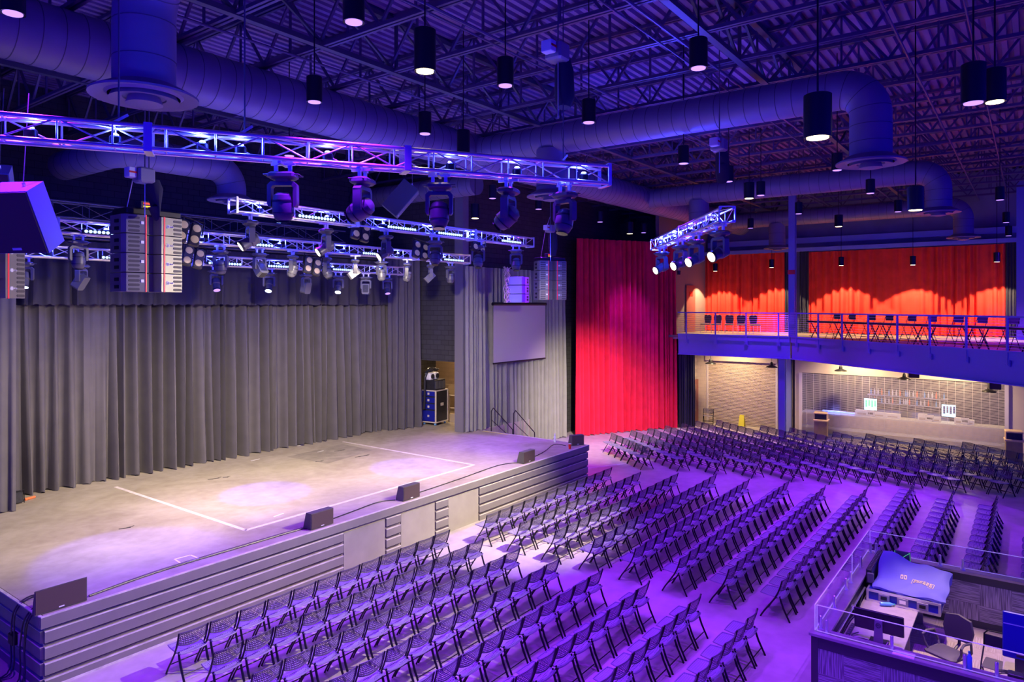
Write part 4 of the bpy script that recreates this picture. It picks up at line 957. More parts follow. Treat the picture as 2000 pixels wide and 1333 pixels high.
oc = m.build('folding_chairs', 'chair_plastic', None, True); oc.data.materials.append(MATS['chair_mesh_back_shaded']); oc.data.materials.append(MATS['chair_metal'])
if len(oc.data.polygons) == len(MI): oc.data.polygons.foreach_set('material_index', MI)
else: print('face count differs', len(oc.data.polygons), len(MI))
tag(oc, 'farthest rows of black folding chairs in front of the bar', 'chairs', 'folding chairs of the turned far block', 'stuff')
# ================================================================== sound booth
BX0, BX1, BY1, BY0, BZ = 11.5, 16.16, 2.79, -4.0, 1.1
t = thing('booth_wall', 'low booth wall covered in grey ribbed carpet tiles with a dark frame and steel cap', 'booth wall', (BX0, BY1, 0))
CW = .27
m = inv(t)   # core
m.box((BX0 + .06, BY0, 0), (BX0 + .2, BY1 - .06, BZ - .05)); m.box((BX0 + .2, BY1 - .2, 0), (BX1 - .06, BY1 - .06, BZ - .05)); m.box((BX1 - .2, BY0, 0), (BX1 - .06, BY1 - .2, BZ - .05)); m.build('core', 'black_metal', t)
m = inv(t)   # dark frame boards
for a, b in (((BX0 + .03, BY0, 0), (BX0 + .07, BY1 - .03, .1)), ((BX0 + .03, BY0, BZ - .22), (BX0 + .07, BY1 - .03, BZ - .04)), ((BX0 + .025, BY1 - .13, 0), (BX0 + .08, BY1 - .03, BZ - .04)),
             ((BX0 + .03, BY1 - .07, 0), (BX1 - .03, BY1 - .03, .1)), ((BX0 + .03, BY1 - .07, BZ - .22), (BX1 - .03, BY1 - .03, BZ - .04)),
             ((BX1 - .21, BY0, .05), (BX1 - .18, BY1 - .2, .2)), ((BX1 - .21, BY0, BZ - .2), (BX1 - .18, BY1 - .2, BZ - .04)), ((BX0 + .2, BY1 - .24, BZ - .3), (BX1 - .2, BY1 - .2, BZ - .04))): m.box(a, b)
m.build('frame', 'navy_frame' if 'navy_frame' in MATS else mat('navy_frame', (.05, .045, .06), .5), t)
inv(t).box((BX0 + .035, BY0, .1), (BX0 + .058, BY1 - .13, BZ - .22)).build('carpet_panel', 'booth_carpet_near', t)
inv(t).box((BX0 + .1, BY1 - .058, .1), (BX1 - .1, BY1 - .04, BZ - .22)).build('carpet_panel', 'booth_carpet_side', t)
inv(t).box((BX1 - .215, BY0, .2), (BX1 - .201, BY1 - .24, BZ - .2)).build('carpet_panel', 'booth_carpet_near', t)
m = inv(t); m.box((BX0, BY0, BZ - .04), (BX0 + CW, BY1, BZ)); m.box((BX0 + CW, BY1 - CW, BZ - .04), (BX1 - CW, BY1, BZ)); m.box((BX1 - CW, BY0, BZ - .04), (BX1, BY1, BZ)); m.build('cap', mat('cap_metal', (.40, .34, .36), .38, .35, noise=(5, .12)), t)
struct('floor_booth', MB().box((BX0 + .2, BY0, 0), (BX1 - .2, BY1 - .2, .06)), 'booth_floor_carpet')
# glass screens and their posts
def pane(a, b, lab):
    t = thing('glass_screen', lab, 'glass screen', (a[0], a[1], BZ)); 
    inv(t).bar((*a, BZ + .22), (*b, BZ + .22), .012, .40).build('pane', 'clear_glass', t)
    m = inv(t); m.bar((*a, BZ + .42), (*b, BZ + .42), .013, .010); m.bar((*a, BZ + .022), (*b, BZ + .022), .013, .008); m.bar((*a, BZ + .02), (*a, BZ + .42), .013, .008); m.build('polished_edge', 'glass_edge', t)
gx = BX0 + .10; gy = BY1 - .07
pane((gx, gy), (14.35, gy), 'clear glass screen on the booth wall facing the stage, near half')
pane((14.42, gy), (BX1 - .1, gy), 'clear glass screen on the booth wall facing the stage, far half')
pane((gx, gy - .03), (gx, BY0), 'clear glass screen on the nearest booth wall')
pane((BX1 - .1, gy - .03), (BX1 - .1, BY0), 'clear glass screen on the far booth wall')
pm = (MB().lathe([(.045, 0), (.045, .012)], 16).mesh('post_flange', 'chrome'), MB().lathe([(.024, .01), (.024, .2), (.015, .21)], 14).mesh('post_tube', 'chrome', True))
for k, (px, py) in enumerate(((1594, 1226), (1622.5, 1186), (1647, 1151), (1655, 1137.5), (1675, 1107.5), (1692, 1078), (1612, 1241), (1740, 1275), (1883, 1313), (1946, 1331), (1714, 1077), (1837, 1102), (1881, 1112))):
    q = wz(px, py, BZ); side = 0 if k < 6 else (1 if k < 10 else 2)
    if side == 0: q.y = gy - .05
    elif side == 1: q.x = gx + .05
    else: q.x = BX1 - .15
    lab = ('short chrome post holding the stage side booth glass, %s from the near corner' % ORD[k]) if side == 0 else (('short chrome post on the nearest booth wall, %s from its left corner' % ORD[k - 6]) if side == 1 else ('short chrome post on the far booth wall, %s from its left corner' % ORD[k - 10]))
    t = thing('glass_post', lab, 'post', q, group='chrome posts on the booth walls'); use(pm[0], 'flange', t); use(pm[1], 'tube', t)
# desk
t = thing('booth_desk', 'laminate desk inside the sound booth against the stage side wall', 'desk', (13.2, 2.0, 0))
inv(t).bbox((11.95, 1.62, .73), (15.6, 2.50, .76), .004).build('desk_top', 'desk_laminate', t)
for x in (12.0, 13.7, 15.5): inv(t).box((x, 1.68, .06), (x + .03, 2.45, .73)).build('leg', 'desk_laminate', t)
t = thing('computer_monitor', 'wide black monitor on the booth desk seen from behind, round mark on its stand', 'monitor', (12.60, 1.98, .76), 0)
MB(Matrix.Rotation(-.12, 4, 'Y')).bbox((-.0, -.36, .16), (.035, .36, .50), .01).build('screen_body', 'black_plastic', t)
MB().prism([(-.07, .0), (.07, 0), (.055, .36), (-.055, .36)], 'x', -.07, -.04).build('stand', 'fixture_light', t, label='pale upright stand with round mark')
MB().bbox((-.12, -.14, 0), (.12, .14, .015), .005).build('foot', 'black_plastic', t)
m = MB(T(-.073, 0, .29) @ Matrix.Rotation(PI / 2, 4, 'Y')); m.tube([(.035 * math.cos(a * PI / 10), .035 * math.sin(a * PI / 10), 0) for a in range(21)], .0035, 5, False); m.build('round_mark', 'black_plastic', t)
fc = bpy.data.curves.new('mark_letters', 'FONT'); fc.body = 'DELL'; fc.size = .028; fc.align_x = 'CENTER'; fc.align_y = 'CENTER'; fc.extrude = .001; fc.materials.append(MATS['black_plastic'])
fo = bpy.data.objects.new('mark_letters', fc); C.objects.link(fo); fo.parent = t; fo.location = (-.074, 0, .29); fo.rotation_euler = (PI / 2, 0, -PI / 2)
bpy.context.view_layer.update()
me_ = bpy.data.meshes.new_from_object(fo.evaluated_get(bpy.context.evaluated_depsgraph_get())); bpy.data.objects.remove(fo)
use(me_, 'mark_letters', t, (-.074, 0, .29), (PI / 2, 0, -PI / 2))
# console flight case and cover
t = thing('console_case', 'flight case tray with blue panels, silver edges and butterfly latches on the booth desk', 'flight case', (14.75, 2.0, .76))
inv(t).box((14.28, 1.30, .765), (15.35, 2.42, .96)).build('tray', 'blue_panel', t)
m = inv(t)
for z in (.775, .955):
    m.bar((14.27, 1.28, z), (14.27, 2.44, z), .03, .04); m.bar((14.27, 1.29, z), (15.36, 1.29, z), .03, .04); m.bar((14.27, 2.43, z), (15.36, 2.43, z), .03, .04)
for y in (1.29, 2.43): m.bar((14.27, y, .765), (14.27, y, .97), .04)
m.build('edge_rails', 'alu', t)
for k, y in enumerate((2.16, 1.86, 1.55)):
    p_ = inv(t).bbox((14.245, y - .09, .80), (14.265, y + .09, .93), .006).build('latch', 'fixture_light', t); MB(Matrix.Translation(-Vector(t.location))).box((14.238, y - .05, .835), (14.2449, y + .05, .895)).build('latch_plate', 'chrome' if k == 1 else 'black_metal', p_)
t = thing('console_cover', 'crumpled blue fabric cover with pale block lettering over the mixing console', 'cover', (14.8, 1.8, .97))
rnd = random.Random(11); V = []; Fc = []; NU, NV = 26, 22
def cov(u, v):       # u along y (1.22..2.5), v along x
    x = 14.30 + v * 1.12; y = 2.36 - u * 1.16
    z = 1.06 + .10 * v + .34 * max(0, (v - .45)) * (1 - u * .75) * 1.2 + .12 * math.exp(-((u - .12) ** 2 + (v - .8) ** 2) / .03)
    z += .016 * math.sin(9 * u + 7 * v) + .012 * math.sin(17 * u - 11 * v + 1)
    e = min(u, 1 - u, v, 1 - v); z -= .05 * max(0, 1 - e / .06)
    return x + .02 * math.sin(13 * u), y + .015 * math.sin(11 * v), z
top = [[cov(i / NU, j / NV) for j in range(NV + 1)] for i in range(NU + 1)]
for i in range(NU + 1):
    for j in range(NV + 1): V.append(top[i][j])
for i in range(NU):
    for j in range(NV): a = i * (NV + 1) + j; Fc.append((a, a + 1, a + NV + 2, a + NV + 1))
per = [(i, 0) for i in range(NU + 1)] + [(NU, j) for j in range(1, NV + 1)] + [(i, NV) for i in range(NU - 1, -1, -1)] + [(0, j) for j in range(NV - 1, 0, -1)]
n0 = len(V)
for i, j in per:
    x, y, z = top[i][j]; V.append((x + (14.86 - x) * .02, y + (1.78 - y) * .02, .975 + .01 * math.sin(i + j)))
for k, (i, j) in enumerate(per):
    k2 = (k + 1) % len(per); i2, j2 = per[k2]; Fc.append((i * (NV + 1) + j, n0 + k, n0 + k2, i2 * (NV + 1) + j2))
m = inv(t); m.add(V, Fc); o = m.build('fabric', 'blue_cover', t, True)
for p_ in o.data.polygons: p_.use_smooth = True
m = inv(t)
def blk(u0, v0, du, dv):
    P_ = [Vector(cov(*q)) + Vector((0, 0, .006)) for q in ((u0, v0), (u0 + du, v0), (u0 + du, v0 + dv), (u0, v0 + dv))]; m.add(P_, [(0, 1, 2, 3)]); m.add([q + Vector((0, 0, .004)) for q in P_], [(3, 2, 1, 0)])
for a in range(2):
    u0 = .33 + a * .05; blk(u0, .42, .035, .022); blk(u0, .42, .010, .09); blk(u0, .49, .035, .022); blk(u0 + .028, .44, .010, .06)
for v in (.30, .46): blk(.50, v, .30, .008)
for u in (.50, .795): blk(u, .30, .006, .16)
for a in range(6):
    u0 = .52 + a * .044
    for b in range(2):
        v0 = .325 + b * .065; blk(u0, v0, .032, .012); blk(u0, v0, .009, .045); blk(u0, v0 + .035, .032, .012)
        if (a + b) % 2: blk(u0 + .024, v0, .009, .045)
m.build('block_lettering', 'letter_cream', t)
t = thing('processor_case', 'black case with round dots on its lid behind the blue cover', 'case', (15.05, 2.3, .76)); inv(t).bbox((14.5, 2.40, .98), (15.75, 2.50, 1.25), .01).build('body', 'black_plastic', t)
inv(t).bbox((14.45, 2.36, 1.02), (14.50, 2.47, 1.2), .01).build('handle', 'fixture_grey', t)
m = inv(t); rnd = random.Random(3)
for k in range(24): m.ell((14.6 + k * .045, 2.42 + .05 * (k % 2), 1.25), .008, .008, .005, 6, 4)
m.build('studs', 'chrome', t)
q = wz(1740, 1090, 1.3)
t = thing('tilted_tablet', 'dark tablet with glowing green edge lines standing behind the blue cover', 'tablet', (15.55, 2.02, 1.1), 0, rot=(0, -.35, 0)); MB().bbox((-.01, -.14, .0), (.01, .14, .34), .006).build('body', 'array_grey', t)
m = MB()
for a, b in (((-.012, -.13, .02), (-.012, -.13, .33)), ((-.012, .13, .02), (-.012, .13, .33)), ((-.012, -.13, .02), (-.012, .13, .22)), ((-.012, -.13, .33), (-.012, .0, .2))): m.bar(a, b, .006)
m.build('edge_light', mat('glow_green_line', (0, 0, 0), .5, emit=(.15, .8, .45), es=.7), t)
t = thing('water_bottle', 'blue plastic bottle with green cap lying before the flight case', 'bottle', (14.12, 2.2, .80), rot=(PI / 2, 0, .5)); MB().lathe([(.03, 0), (.034, .02), (.034, .17), (.016, .21), (.014, .225)], 12).build('body', 'bottle_blue', t, True); MB().lathe([(.016, .225), (.016, .25)], 10).build('cap', 'cap_green', t)
t = thing('water_bottle', 'upright blue plastic bottle with green cap on the nearest booth wall', 'bottle', (11.68, .70, BZ)); MB().lathe([(.03, 0), (.034, .02), (.034, .17), (.016, .21), (.014, .225)], 12).build('body', 'bottle_blue', t, True); MB().lathe([(.016, .225), (.016, .25)], 10).build('cap', 'cap_green', t)
tag(MB().bbox((11.52, 1.36, BZ), (11.70, 1.64, BZ + .004), .001).build('paper_sheet', 'paper'), 'pale sheet of paper on the nearest booth wall', 'paper')
t = thing('tablet', 'small dark tablet with faint blue screen lying inside the nearest booth wall', 'tablet', (11.98, 1.12, .78), rot=(0, .2, .1)); MB().bbox((-.09, -.12, 0), (.09, .12, .012), .004).build('body', 'black_plastic', t); MB().box((-.075, -.105, .0121), (.075, .105, .014)).build('screen', 'tablet_glow', t)
t = thing('side_table', 'narrow laminate shelf inside the nearest booth wall', 'shelf', (11.9, 0.2, 0)); inv(t).box((11.72, -2.2, .73), (12.16, 1.3, .765)).build('shelf_top', 'desk_laminate', t); inv(t).box((11.8, 1.2, .06), (12.1, 1.25, .73)).build('leg', 'desk_laminate', t); inv(t).box((11.8, -2.1, .06), (12.1, -2.05, .73)).build('leg', 'desk_laminate', t)
t = thing('gooseneck_lamp', 'thin black gooseneck desk lamp behind the monitor', 'lamp', (13.15, 2.25, .76)); MB().lathe([(.03, 0), (.03, .02), (.008, .03)], 10).build('base', 'black_plastic', t); MB().tube([(0, 0, .02), (0, 0, .12), (.03, -.03, .18), (.05, -.1, .19), (.04, -.18, .1)], .005, 6).build('neck', 'black_plastic', t)
t = thing('power_strip', 'dark power strip on the near left of the booth desk', 'power strip', (12.75, 2.43, .76)); MB().bbox((-.25, -.03, 0), (.25, .03, .035), .006).build('body', 'black_plastic', t)
for i in range(5): MB().box((-.2 + i * .085, -.018, .0351), (-.15 + i * .085, .018, .038)).build('socket', 'fixture_grey', t)
for k, pts in enumerate((((11.9, 2.46, .79), (12.3, 2.4, .80), (12.5, 2.2, .79), (12.4, 1.9, .79)), ((12.0, 2.3, .79), (12.35, 2.15, .81), (12.3, 1.9, .79), (12.6, 1.85, .79)), ((12.1, 2.48, .8), (12.9, 2.5, .82), (13.6, 2.47, .80), (14.3, 2.5, .9)), ((12.0, 2.45, .8), (12.2, 2.0, .79), (12.45, 2.35, .8), (12.7, 2.3, .79)))):
    cable(pts, .009, 'black_plastic' if k != 1 else 'cream_paint', 'tangled %s cable on the booth desk, %s of four' % ('pale' if k == 1 else 'dark', ORD[k]), grp='booth desk cables')
t = thing('conduit', 'silver conduit running inside the booth wall beside the desk', 'pipe', (12, 2.52, 1.0)); inv(t).tube([(11.85, 2.3, .95), (11.88, 2.42, 1.0), (12.1, 2.50, .93), (14.4, 2.50, .93)], .018, 8).build('pipe', 'chrome', t); inv(t).bbox((13.3, 2.47, .90), (13.4, 2.53, .96), .004).build('coupling', 'alu', t)
# office chair
t = thing('office_chair', 'grey office chair with curved arms inside the sound booth', 'chair', (13.45, 1.12, .06), math.atan2(.85, .4))
MB().bbox((-.25, -.24, .40), (.25, .24, .47), .05).build('seat', 'array_dark', t, True)
m = MB(); m.prism([(-.20, .58), (.20, .58), (.24, .75), (.20, .95), (.0, 1.0), (-.20, .95), (-.24, .75)], 'y', -.36, -.31); m.build('backrest', 'array_dark', t, True)
MB().tube([(0, -.2, .42), (0, -.36, .5), (0, -.37, .72)], .025, 8).build('back_bar', 'black_plastic', t)
for sx in (-1, 1): MB().tube([(sx * .24, .1, .44), (sx * .3, .12, .55), (sx * .31, .14, .66), (sx * .3, .05, .70), (sx * .3, -.15, .68), (sx * .27, -.22, .5), (sx * .24, -.2, .44)], .02, 8).build('armrest', 'array_dark', t, True)
MB().lathe([(.03, .1), (.03, .4)], 10).build('column', 'black_plastic', t)
for k in range(5):
    a = 2 * PI * k / 5; l = MB().bar((0, 0, .1), (.28 * math.cos(a), .28 * math.sin(a), .06), .04).build('leg', 'black_plastic', t); MB().ell((.28 * math.cos(a), .28 * math.sin(a), .03), .03, .03, .03, 8, 6).build('caster', 'black_plastic', l)
# solid folding chair in the booth
t = thing('folding_chair', 'dark solid-back folding chair inside the sound booth near the blue bottle', 'chair', (13.45, .42, .06), math.atan2(.9, .1))
MB().bbox((-.2, -.2, .43), (.2, .2, .45), .008).build('seat', 'array_dark', t)
MB().bbox((-.22, -.25, .62), (.22, -.235, .80), .006).build('backrest', 'navy_cloth', t)
for sx in (-1, 1):
    MB().tube([(sx * .23, .22, 0), (sx * .23, .0, .42), (sx * .23, -.24, .62), (sx * .23, -.25, .8), (sx * .18, -.25, .86), (0, -.25, .87)], .012, 8).build('leg', 'black_metal', t); MB().tube([(sx * .2, -.25, 0), (sx * .2, .12, .43)], .012, 8).build('leg', 'black_metal', t)
# right edge monitor and gear
t = thing('large_monitor', 'large blue lit monitor back at the right edge of the booth', 'monitor', (12.75, .10, .78), 0)
MB(T(0, 0, .5) @ Matrix.Rotation(.15, 4, 'Y')).bbox((-.02, -.42, -.3), (.03, .25, .35), .012).build('screen_body', 'blue_panel', t); MB(T(0, 0, .5) @ Matrix.Rotation(.15, 4, 'Y')).box((-.024, -.40, .17), (-.0201, .24, .185)).build('trim_line', 'alu', t); MB().bbox((-.06, -.05, 0), (.08, .1, .3), .02).build('stand', 'black_plastic', t)
t = thing('network_unit', 'small black unit with a green light and looping cables at the right edge', 'electronics', (12.35, .18, .765)); MB().bbox((-.07, -.1, 0), (.07, .1, .16), .01).build('body', 'black_plastic', t); MB().box((-.075, -.02, .05), (-.0701, .0, .06)).build('indicator', mat('glow_green', (0, 0, 0), .5, emit=(.1, 1, .4), es=2), t)
for k in range(4): MB().tube([(-.1 + .03 * k + .16 * math.cos(a * .55), .05 + .18 * math.sin(a * .55), .10 + .02 * a * (k % 2) * .3) for a in range(11)], .008, 6).build('cable_loop', 'black_plastic', t)
t = thing('equipment_desk', 'laminate desk top holding the blue lit monitor at the right edge', 'desk', (12.9, -.4, 0)); inv(t).bbox((12.18, -2.2, .73), (13.25, .35, .765), .004).build('desk_top', 'desk_laminate', t); inv(t).box((12.3, .25, .06), (13.2, .28, .73)).build('leg', 'desk_laminate', t); inv(t).box((12.3, -2.1, .06), (13.2, -2.07, .73)).build('leg', 'desk_laminate', t)
lamp('SPOT', 'booth_downlight', (13.9, .8, 9.0), WARM, 4200, (13.9, .8, 0), .1, 28, .7)
# ================================================================== balcony and bar
XB = 33.0; DZ = 4.72; BB = 3.76; YC = 8.69; YB = 14.15
dr = Vector((-.631, -.776, 0)).normalized(); nr = Vector((dr.y, -dr.x, 0))       # direction of the angled front; nr points to the hall
if nr.x > 0: nr = -nr
K0 = Vector((XB, YC, 0)); K1 = K0 + dr * 12.4
m = MB(); m.prism([(XB, YB + 4), (XB, YC), (K1.x, K1.y), (K1.x + 3, K1.y - 4), (40.6, -6), (40.6, YB + 4)], 'z', DZ - .12, DZ); struct('floor_balcony', m, 'balcony_deck')
m = MB(); m.prism([(XB + .1, YB + 4), (XB + .1, YC), (K1.x + .1, K1.y), (K1.x + 3, K1.y - 4), (40.6, -6), (40.6, YB + 4)], 'z', DZ - .2, DZ - .121); struct('ceiling_balcony', m, 'cream_paint')
def beam(a, b, n, lab):
    t = thing('balcony_beam', lab, 'beam', a); a = Vector((a.x, a.y, 0)); b = Vector((b.x, b.y, 0)); z = Vector((0, 0, 1))
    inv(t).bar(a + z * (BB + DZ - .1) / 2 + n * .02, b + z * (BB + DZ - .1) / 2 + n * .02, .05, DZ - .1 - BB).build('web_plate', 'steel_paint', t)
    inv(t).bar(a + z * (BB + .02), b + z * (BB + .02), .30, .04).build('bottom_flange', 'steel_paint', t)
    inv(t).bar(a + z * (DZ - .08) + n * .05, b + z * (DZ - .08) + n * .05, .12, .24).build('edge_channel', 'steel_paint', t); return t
nl = Vector((-1, 0, 0))
beam(Vector((XB, YB, BB)), Vector((XB, YC + .1, BB)), nl, 'long painted steel balcony beam left of the column'); beam(K0, K1, nr, 'long painted steel balcony beam of the angled part, right of the column')
def railing(a, b, n, npost, lab):
    t = thing('balcony_railing', lab, 'railing', (a.x, a.y, DZ)); a = Vector((a.x, a.y, DZ)) + n * .12; b = Vector((b.x, b.y, DZ)) + n * .12; z = Vector((0, 0, 1))
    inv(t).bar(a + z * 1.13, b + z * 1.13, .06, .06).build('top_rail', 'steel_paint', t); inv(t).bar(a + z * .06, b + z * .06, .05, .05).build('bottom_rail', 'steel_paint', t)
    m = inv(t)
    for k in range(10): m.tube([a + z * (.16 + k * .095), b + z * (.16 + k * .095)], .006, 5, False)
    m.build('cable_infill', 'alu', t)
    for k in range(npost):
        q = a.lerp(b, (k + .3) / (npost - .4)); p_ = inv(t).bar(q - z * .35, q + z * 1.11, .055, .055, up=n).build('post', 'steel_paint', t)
        g = MB(Matrix.Translation(-Vector(t.location))); g.bar(q - z * .40 - n * .02, q - z * .18 - n * .02, .16, .06, up=n)
        for sz in (-.35, -.24): g.ell(tuple(q + z * sz + n * .02 + Vector((-n.y, n.x, 0)) * .05), .015, .015, .015, 6, 4); g.ell(tuple(q + z * sz + n * .02 - Vector((-n.y, n.x, 0)) * .05), .015, .015, .015, 6, 4)
        g.build('bolt_plate', 'steel_paint', p_)
railing(Vector((XB, YB, 0)), Vector((XB, YC + .15, 0)), nl, 4, 'balcony railing with thin cables left of the column'); railing(K0 - dr * .0, K1, nr, 9, 'balcony railing with thin cables along the angled balcony right of the column')
# columns
t = thing('steel_column', 'steel column rising from the balcony corner to the roof', 'column', (33.3, YC + .1, DZ)); m = inv(t); y = YC + .1
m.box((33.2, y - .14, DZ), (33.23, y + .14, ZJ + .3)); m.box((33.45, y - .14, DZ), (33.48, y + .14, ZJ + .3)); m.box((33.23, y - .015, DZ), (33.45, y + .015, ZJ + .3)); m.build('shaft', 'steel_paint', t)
inv(t).box((33.15, y - .16, DZ + 2.9), (33.2, y + .16, DZ + 3.1)).build('alarm_plate', 'red_plastic', t)
t = thing('steel_column', 'dark steel column standing under the balcony corner', 'column', (33.3, wx(1527, 850, 33.2).y, 0)); m = MB(); m.box((-.12, -.14, 0), (-.09, .14, BB)); m.box((.09, -.14, 0), (.12, .14, BB)); m.box((-.09, -.015, 0), (.09, .015, BB)); m.build('shaft', 'steel_paint', t); MB().box((-.2, -.2, 0), (.2, .2, .02)).build('base_plate', 'steel_paint', t)
# back wall of the balcony and its curtains
XW = 39.9
struct('wall_balcony', MB().box((XW, -8, DZ), (XW + .2, 17, ZD)), 'upper_wall')
c1 = [wx(1377, 600, 39.5), wx(1533, 600, 39.5)]; c2 = [wx(1580, 600, 39.5), wx(1964, 600, 39.5)]
curtain([(39.5, c1[0].y), (39.5, c1[1].y)], DZ + .03, 9.1, 12, .08, 'orange_red_cloth', label='red pleated curtain on the balcony left of the column', seed=41, flat_top=.9)
curtain([(39.5, c2[0].y), (39.5, c2[1].y)], DZ + .03, 9.05, 24, .08, 'orange_red_cloth', label='wide red pleated curtain on the balcony right of the column', seed=42, flat_top=.9)
for a, b, lab, s in ((1362, 1377, 'narrow dark curtain left of the left balcony curtain', 43), (1533, 1549, 'narrow dark curtain left of the balcony column', 44), (1562, 1580, 'narrow dark curtain right of the balcony column', 45), (1964, 1985, 'narrow dark curtain at the right end of the balcony', 46)):
    curtain([(39.45, wx(a, 600, 39.5).y), (39.45, wx(b, 600, 39.5).y)], DZ + .03, 9.1, 3, .05, 'navy_cloth', label=lab, seed=s)
t = thing('curtain_track', 'dark curtain track box above the red balcony curtains', 'curtain track', (39.4, 8, 9.1)); inv(t).box((39.35, -1, 9.1), (39.65, 15.6, 9.3)).build('track', 'steel_paint', t)
t = thing('steel_channel', 'blue lit steel channel along the wall above the balcony curtains', 'beam', (39.6, 8, 9.7)); inv(t).box((39.6, -7, 9.55), (39.85, 15.2, 9.85)).build('channel', 'steel_paint', t)
# end wall with a door on the balcony
yE = 15.9
struct('wall_balcony_end', MB().box((33.2, 15.3, DZ), (39.9, 15.5, ZD)), mat('end_wall_paint', (.24, .19, .17), .8))
struct('wall_lower_end', MB().box((34.3, 14.4, 0), (36.0, 14.6, DZ - .2)), 'beige_block')
a, b = wy(1339, 600, 15.28), wy(1356, 600, 15.28)
o = struct('door_1', MB().box((a.x, 15.22, DZ), (b.x, 15.29, wy(1348, 558, 15.28).z)), mat('door_brown', (.28, .10, .08), .5))
s_ = MB().box(((a.x + b.x) / 2 - .25, 15.2, DZ + 2.0), ((a.x + b.x) / 2 + .25, 15.215, DZ + 2.25)).build('door_notice', 'red_plastic'); tag(s_, 'small red notice on the brown balcony door', 'sign')
for z in (DZ + 1.2, DZ + 1.9):
    pass
# five banquet chairs on the balcony
bs = MB().bbox((-.22, -.2, .42), (.22, .22, .49), .03); bb = MB(); bb.prism([(-.17, .50), (.17, .50), (.22, .75), (.21, .92), (.12, .96), (-.12, .96), (-.21, .92), (-.22, .75)], 'y', -.26, -.21)
bf = MB(); gr = MB()
for sx in (-1, 1): bf.tube([(sx * .2, .2, 0), (sx * .2, .18, .42), (sx * .2, -.18, .42), (sx * .21, -.22, .0)], .012, 6); bf.tube([(sx * .19, -.2, .42), (sx * .20, -.24, .9)], .012, 6)
gr.ell((0, -.235, .94), .09, .04, .03)
BM2 = [(bs.mesh('banquet_seat', 'fabric_seat', True), 'seat'), (bb.mesh('banquet_backrest', 'fabric_seat', True), 'backrest'), (bf.mesh('banquet_frame', 'alu', True), 'frame'), (gr.mesh('banquet_grip', 'cream_paint', True), 'grip')]
for k, px in enumerate((1378, 1399, 1424, 1449, 1475)):
    q = wx(px, 640, 37.0 if k else 37.2); t = thing('banquet_chair', 'padded banquet chair on the balcony, %s from the left of five' % ORD[k], 'chair', (q.x, q.y, DZ), PI * .5 + .25 * (k - 1), 'banquet chairs on the balcony')
    for me, n in BM2: use(me, n, t)
# high tables with stools / folding chairs along the angled railing
tt = MB().bbox((-.93, -.30, .72), (.93, .30, .80), .01); tl = []
for sx in (-.75, .75):
    l = MB(); l.bar((sx, -.22, 0), (sx, .2, .72), .03); l.bar((sx, .22, 0), (sx, -.2, .72), .03); l.bar((sx - .1, -.2, .12), (sx + .1, -.2, .12), .03); tl.append(l)
TM = [(tt.mesh('table_top', 'black_plastic', True), 'table_top')] + [(l.mesh('table_leg', 'black_metal'), 'leg') for l in tl]
sr = [(MB().bbox((-.2, -.18, .74), (.2, .18, .78), .02).mesh('stool_seat', 'fabric_seat', True), 'seat'), (MB().bbox((-.2, -.22, .86), (.2, -.19, 1.08), .01).mesh('stool_backrest', 'fabric_seat', True), 'backrest')]
lg = MB()
for sx in (-1, 1): lg.tube([(sx * .22, .24, 0), (sx * .2, -.1, .76), (sx * .2, -.22, 1.08)], .012, 6); lg.tube([(sx * .2, -.26, 0), (sx * .19, .1, .76)], .012, 6)
lg.tube([(-.21, .17, .18), (.21, .17, .18)], .01, 5); lg.tube([(-.2, -.2, .18), (.2, -.2, .18)], .01, 5)
sr.append((lg.mesh('stool_frame', 'black_metal', True), 'frame'))
aR = math.atan2(dr.y, dr.x)
for k in range(5):
    q = K0 + dr * (1.3 + 2.1 * k) - nr * .75
    t = thing('high_table', 'dark high folding table behind the angled railing, %s from the column' % ORD[k], 'table', (q.x, q.y, DZ), aR, 'high tables along the angled balcony')
    for me, n in TM: use(me, n, t)
    for j, s in enumerate((-.5, .45)):
        q2 = q + dr * s - nr * .75; t = thing('bar_stool', 'dark folding bar stool behind the %s balcony table from the column, %s one' % (ORD[k], ('left', 'right')[j]), 'stool', (q2.x, q2.y, DZ), math.atan2(-nr.x, nr.y), 'bar stools on the balcony')
        for me, n in sr: use(me, n, t)
# balcony downlights
for k, (px, py) in enumerate(((1397, 530), (1507, 523), (1643, 519), (1783, 518), (1947, 512))):
    q = wx(px, py, 38.2); pendant(q, False, 'warm pendant light before the red balcony curtains, %s from the left' % ORD[k], .13, .42, 1300, 'warm pendants on the balcony', 100, .12)
# ---- lower floor: beige wall, roller door, bar
XR2 = 36.0; XBAR = 35.5
yl, yr = wx(1383, 800, XR2).y, wx(1516, 800, XR2).y
m = MB(); m.box((XR2, yl, 0), (XR2 + .2, 14.6, DZ - .2)); m.box((XR2, yr - .9, 0), (XR2 + .2, yr, DZ - .2)); m.box((XR2, yr, 3.45), (XR2 + .2, yl, DZ - .2)); struct('wall_lower', m, 'beige_block')
t = thing('roller_door', 'closed beige rolling shutter door under the balcony', 'roller door', (XR2 + .1, (yl + yr) / 2, 0)); m = inv(t)
for k in range(46): z = k * .075; m.prism([(XR2 + .10, z), (XR2 + .06, z + .02), (XR2 + .06, z + .05), (XR2 + .10, z + .074)], 'y', yr, yl)
m2_ = MB(Matrix.Translation(-Vector(t.location)))
V_ = [(a, b, c) for (a, b, c) in m.v]; m.build('shutter_slats', 'shutter_beige', t)
for y in (yl + .03, yr - .03): inv(t).box((XR2 - .04, y - .05, 0), (XR2 + .02, y + .05, 3.45)).build('guide_rail', 'shutter_slat', t)
inv(t).box((XR2 - .16, yr - .1, 3.30), (XR2 - .001, yl + .1, 3.62)).build('housing', 'shutter_beige', t)
by0, by1 = wx(1968, 800, XBAR).y, wx(1563, 800, XBAR).y
